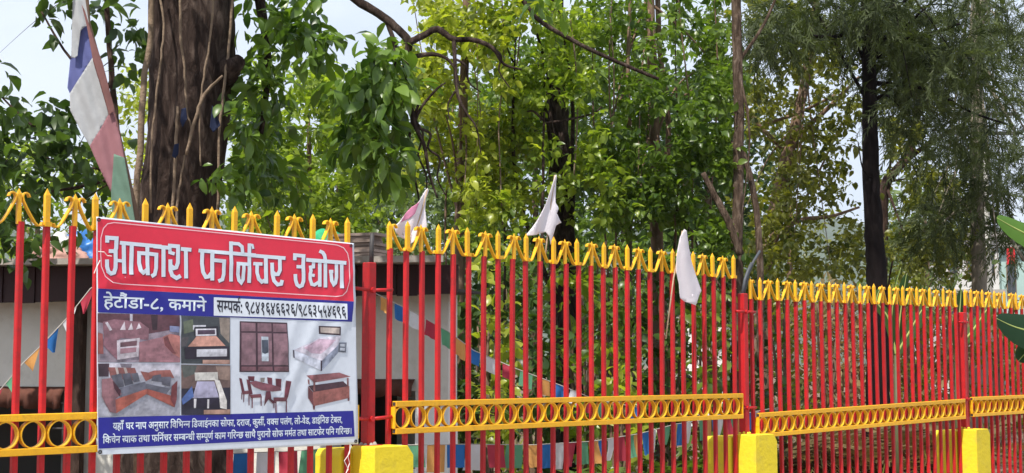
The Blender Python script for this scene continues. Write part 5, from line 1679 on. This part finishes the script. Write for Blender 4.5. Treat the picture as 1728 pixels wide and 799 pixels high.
# ================================================================== BANANA PLANTS
LBAN = leafmat('banana_leaf', (0.012, 0.036, 0.015), (0.085, 0.180, 0.030), 0.35, 0.5, spec=0.25)  # dark tone set for the lower leaf's shade
def banana_leaf(t_, b0, spine, half, up, var, name='leaf', tear=0):
    """big leaf along a spine of points; half-width in m; 'up' side vector"""
    pts = [Vector(p) for p in spine]
    n_ = 26
    dense = []
    pr = smooth_path([(p, 0) for p in pts], 8)[0]
    vs, fs = [], []
    m_ = len(pr)
    rr = random.Random(int(var * 1000))
    for i, p in enumerate(pr):
        t = i / (m_ - 1)
        tg = (pr[min(i + 1, m_ - 1)] - pr[max(i - 1, 0)]).normalized()
        side = tg.cross(Vector(up)).normalized()
        nrm = side.cross(tg).normalized()
        w_ = half * math.sin(math.pi * min(1, 0.06 + 0.94 * t)) ** 0.6
        for k_ in (-1, -0.66, -0.33, 0, 0.33, 0.66, 1):
            dr = -0.25 * abs(k_) ** 1.5 * w_ + 0.02 * w_ * math.sin(i * 1.9 + k_ * 3)
            vs.append(p - b0 + side * k_ * w_ + nrm * (dr + 0.06 * w_ * abs(k_)))
    for i in range(m_ - 1):
        for k_ in range(6):
            if tear and i % tear == 0 and k_ in (0, 5):
                continue
            b = i * 7 + k_
            fs.append((b, b + 1, b + 8, b + 7))
    mb = MB()
    mb.add(vs, fs)
    me_ = mb.mesh('leaf', LBAN, True)
    at_ = me_.attributes.new('var', 'FLOAT', 'POINT')
    at_.data.foreach_set('value', np.full(len(vs), var, np.float32))
    o_ = obj('leaf', me_, t_)
    mb = MB()
    mb.tube([p - b0 for p in pr], [0.012 * (1.15 - i / m_) for i in range(m_)], 6)
    mb.build('midrib', mat('banana_midrib', (0.30, 0.36, 0.10), 0.5, 0.15), o_, True)
# nearer plant, road side of the last panel, its stem outside the picture
BD = 10.6
b0 = at(1835, 700, BD); b0.z = 0.11
t_ = thing('banana_plant', 'banana plant on the road side, its big leaves overlapping the last fence panel', 'banana plant', b0)
mb = MB()
top = Vector((b0.x, b0.y, 1.75))
mb.tube([Vector((0, 0, 0)), Vector((0.01, 0, 0.8)), top - b0], [0.10, 0.085, 0.05], 12)
mb.build('stem', mat('banana_stem', (0.07, 0.075, 0.03), 0.6, 0.3, 6), t_, True)
banana_leaf(t_, b0, [top, at(1800, 446, BD), at(1745, 404, BD - 0.1), at(1706, 382, BD - 0.15), at(1682, 368, BD - 0.2)], 0.10, (0.3, -0.9, 0.35), 0.95)
banana_leaf(t_, b0, [top, at(1800, 572, BD), at(1750, 562, BD - 0.1), at(1712, 552, BD - 0.15), at(1682, 538, BD - 0.2)], 0.15, (0.1, -0.9, 0.45), 0.0)  # lower leaf, its shade put into the colour by the darkest tone
banana_leaf(t_, b0, [top, at(1850, 300, BD), at(1850, 180, BD), at(1830, 90, BD)], 0.2, (0, -1, 0.1), 0.5)
banana_leaf(t_, b0, [top, at(1900, 420, BD), at(1980, 400, BD), at(2040, 470, BD)], 0.2, (0, -0.4, 1), 0.4)
banana_leaf(t_, b0, [top - Vector((0, 0, 0.2)), at(1790, 570, BD), at(1745, 585, BD), at(1718, 610, BD)], 0.11, (0.1, -0.8, 0.6), 0.1)
# young plant inside, behind the lower panel
BD = 13.6
b0 = at(1512, 640, BD); b0.z = 0.36
t_ = thing('banana_plant', 'young banana plant standing behind the lower fence panel beside the black trunk', 'banana plant', b0)
mb = MB()
top = at(1512, 600, BD)
mb.tube([Vector((0, 0, 0)), Vector((0, 0, 0.5)), top - b0], [0.045, 0.035, 0.02], 10)
mb.build('stem', MATS['banana_stem'], t_, True)
banana_leaf(t_, b0, [top, at(1516, 560, BD), at(1522, 510, BD), at(1530, 462, BD)], 0.08, (0.5, -1, 0.1), 0.25)
banana_leaf(t_, b0, [top, at(1505, 560, BD), at(1508, 500, BD), at(1520, 452, BD)], 0.022, (0.8, -0.6, 0), 1.0)
banana_leaf(t_, b0, [top, at(1500, 540, BD), at(1480, 510, BD), at(1486, 485, BD)], 0.05, (0, -1, 0.3), 0.4)
banana_leaf(t_, b0, [top, at(1535, 560, BD), at(1560, 520, BD), at(1580, 530, BD)], 0.07, (0, -0.6, 0.8), 0.3)
# leaf plant by the third post
BD = 13.0
b0 = at(1612, 660, BD); b0.z = 0.36
t_ = thing('banana_plant', 'narrow leaved young banana shoot behind the third red post', 'banana plant', b0)
mb = MB()
top = at(1614, 590, BD)
mb.tube([Vector((0, 0, 0)), top - b0], [0.03, 0.015], 8)
mb.build('stem', MATS['banana_stem'], t_, True)
banana_leaf(t_, b0, [top, at(1616, 560, BD), at(1620, 520, BD), at(1622, 488, BD)], 0.05, (0.2, -1, 0), 0.1)
banana_leaf(t_, b0, [top, at(1640, 560, BD), at(1668, 520, BD), at(1690, 500, BD)], 0.05, (0, -0.8, 0.6), 0.6)

# ================================================================== THINGS FAR BEHIND
def house(name, label, px0, px1, ytop, depth, m, floors, win, roof=None):
    """box house with recessed windows standing on the ground"""
    a_, b_ = at(px0, 600, depth), at(px1, 600, depth)
    zt = at((px0 + px1) / 2, ytop, depth).z
    w_ = b_.x - a_.x
    t_ = thing(name, label, 'building', Vector((a_.x, depth, 0.2)))
    h_ = zt - 0.2
    mb = MB()
    mb.box(0, w_, 0, 6, 0, h_)
    mb.build('wall', m, t_)
    mb = MB()
    mb.box(-0.3, w_ + 0.3, -0.35, 6.3, h_ + 0.002, h_ + 0.22)
    mb.build('roof_slab', roof or CONC, t_)
    fh = h_ / floors
    for f_ in range(floors):
        if f_:
            mb = MB()
            mb.box(-0.1, w_ + 0.1, -0.5, -0.003, f_ * fh - 0.1, f_ * fh + 0.05)
            mb.build('balcony_slab', CONC, t_)
        for k_ in range(win):
            x_ = w_ * (k_ + 0.5) / win
            mb = MB()
            mb.box(x_ - w_ / win * 0.25, x_ + w_ / win * 0.25, -0.06, -0.002, f_ * fh + fh * 0.3, f_ * fh + fh * 0.8)
            o_ = mb.build('window', mat('window_frame', (0.22, 0.15, 0.10), 0.7), t_)
            mb = MB()
            mb.box(x_ - w_ / win * 0.21, x_ + w_ / win * 0.21, -0.075, -0.062, f_ * fh + fh * 0.34, f_ * fh + fh * 0.76)
            mb.build('pane', mat('window_glass', (0.04, 0.05, 0.06), 0.15, 0.1, 3, 0, 1, 0.6), o_)
    return t_
house('concrete_house', 'pale grey concrete house seen beyond the feathery trees on the right', 1596, 1690, 402, 62, mat('pale_render', (0.55, 0.54, 0.52), 0.9, 0.12, 1.0), 3, 3)
house('concrete_house', 'greenish painted house beside the red sign far on the right', 1694, 1790, 418, 66, mat('mint_render', (0.36, 0.50, 0.47), 0.9, 0.1, 1.0), 2, 3)
house('concrete_house', 'small white house glimpsed low through the fence beyond the thicket', 1150, 1250, 552, 34, WHITEW, 1, 3)
house('concrete_house', 'cream hut glimpsed low between the trunks of the thicket', 1002, 1034, 585, 44, mat('cream_render', (0.62, 0.50, 0.36), 0.9, 0.1, 1.0), 1, 1)
t_ = thing('shop_sign', 'small upright red sign board on the greenish house far away', 'sign', at(1707, 470, 60))
mb = MB()
h_ = at(1707, 418, 60).z - at(1707, 470, 60).z
mb.box(-0.16, 0.16, -0.05, 0.05, h_ * 0.45, h_)
mb.build('board', mat('sign_red', (0.6, 0.02, 0.03), 0.5), t_)
mb = MB()
mb.tube([(0, 0, -3.4), (0, 0, h_)], 0.05, 8)
mb.build('post', PIPE, t_)
# white gate frame behind the thicket
t_ = thing('white_gate', 'white painted gate frame standing low beyond the thicket', 'gate', Vector((at(1200, 600, 26).x, 26, 0.3)))
mb_w = at(1235, 600, 26).x - at(1165, 600, 26).x
for k_ in range(5):
    mb = MB()
    mb.box(-mb_w / 2 + k_ * mb_w / 4 - 0.03, -mb_w / 2 + k_ * mb_w / 4 + 0.03, -0.03, 0.03, 0, 1.9)
    mb.build('upright', WHITEW, t_)
for z in (0.5, 1.25, 1.9):
    mb = MB()
    mb.box(-mb_w / 2 - 0.05, mb_w / 2 + 0.05, -0.025, 0.025, z, z + 0.06)
    mb.build('cross_rail', WHITEW, t_)
# utility pole and wires
t_ = thing('utility_pole', 'pale concrete utility pole with wires right of the black trunk', 'pole', Vector((at(1668, 600, 30).x, 30, 0.2)))
pz = at(1668, 185, 30).z - 0.2
mb = MB()
mb.tube([(0, 0, 0), (0, 0, pz)], [0.14, 0.09], 12)
mb.build('shaft', mat('pole_concrete', (0.42, 0.40, 0.36), 0.85, 0.15, 3), t_, True)
for z in (pz - 0.15, pz - 0.55):
    mb = MB()
    mb.box(-0.7, 0.7, -0.15, -0.092, z, z + 0.07)
    mb.build('cross_arm', IRON, t_)
    for x_ in (-0.6, -0.2, 0.6):
        mb = MB()
        mb.tube([(x_, -0.12, z + 0.07), (x_, -0.12, z + 0.11), (x_, -0.12, z + 0.17)], [0.02, 0.035, 0.02], 8)
        mb.build('insulator', WHITEW, t_)
for z in (pz + 0.01, pz - 0.39):
    for x_ in (-0.6, 0.6):
        mb = MB()
        mb.tube([(x_ + 22 * (q / 12), 2 + 8 * (q / 12), z - 0.9 * (1 - (1 - q / 6) ** 2)) for q in range(13)], 0.012, 5)
        mb.build('wire', IRON, t_)

# thickets closing the view low behind the fence; dark ones colour in shade
BK = [(330, 36, 250, 110, 3600, LGRY, 'grey green bush glimpsed behind the big trunk'), (450, 33, 190, 80, 4200, LBRT, 'light green bush behind the shed roof left of the leaf cluster'), (570, 34, 200, 80, 4200, LBRT, 'light green bush behind the shed roof under the leaf cluster'), (700, 30, 330, 70, 2000, LGRY, 'grey green bush behind the first white flag'),
      (840, 28, 380, 80, 1800, LDARK, 'dark thicket behind the second white flag'), (980, 30, 420, 90, 1800, LDARK, 'dark thicket low behind the twin stems'), (1120, 28, 400, 80, 1700, LMID, 'green thicket low behind the third flag'), (1250, 27, 440, 70, 1600, LDARK, 'dark thicket behind the fence step'),
      (1340, 30, 460, 80, 1500, LOLV, 'olive thicket low behind the yellowing tree'), (1430, 28, 470, 70, 1500, LDRY, 'brown thicket low left of the black trunk'), (1530, 29, 450, 80, 1600, LOLV, 'olive thicket low right of the black trunk'), (1630, 27, 540, 70, 1300, LDRY, 'brown thicket behind the third post'), (1720, 28, 545, 70, 1300, LOLV, 'olive thicket behind the banana leaves')]
for i, (px, dp, tp, w_, n, lm, lb) in enumerate(BK):
    far_tree('thicket_bush', lb, px, dp, tp, w_, n, lm, 300 + i, 0.17, YH + 1.25 / dp * F, 'bushes of the background thicket')

# slim stems climbing through the thicket, each a liana of its own
rr = random.Random(77)
for i, (px, lb) in enumerate(((758, 'thin dark liana right of the first white flag'), (858, 'thin liana left of the second white flag'), (1012, 'slim liana right of the thick dark trunk'), (1034, 'brown slim liana left of the twin stems'), (1140, 'slim dark liana right of the twin stems'), (1166, 'brown slim liana above the third white flag'), (1204, 'dark liana beside the pale brown trunk'))):
    dp = rr.uniform(14.8, 15.8)
    sl = rr.uniform(-0.06, 0.06)
    p_ = [(px + sl * (y_ - 300) + 5 * math.sin(y_ * 0.013 + i), y_, dp + 0.1 * math.sin(y_ * 0.01), 2.2 + y_ * 0.004) for y_ in range(-140, 640, 60)]
    pts = px_path(p_)
    lo = pts[-1][0]
    pts.append((Vector((lo.x, lo.y, 0.34)), pts[-1][1]))
    pp, ra = smooth_path(pts, 5)
    b0 = pp[-1].copy()
    mb = MB()
    mb.tube([q - b0 for q in pp], ra, 6, jit=0.12, rnd=rr)
    mb.build('liana', [BARK2, BARK, BARK2][i % 3], None, True, loc=b0, label=lb, cat='liana', group='lianas in the thicket')

# ================================================================== AIR
hz = MB()
hz.box(-2600, 2600, -60, 2600, -5, 330)
hzo = hz.build('haze', None, None, kind='stuff', label='thin pale haze in the air over the whole place', cat='haze')
hm = bpy.data.materials.new('haze_air')
hm.use_nodes = True
hm.node_tree.nodes.clear()
ho = hm.node_tree.nodes.new('ShaderNodeOutputMaterial')
hv = hm.node_tree.nodes.new('ShaderNodeVolumePrincipled')
hv.inputs['Color'].default_value = (0.86, 0.92, 1.0, 1)
hv.inputs['Density'].default_value = 0.0002
hv.inputs['Anisotropy'].default_value = 0.2
hm.node_tree.links.new(hv.outputs['Volume'], ho.inputs['Volume'])
hzo.data.materials.append(hm)
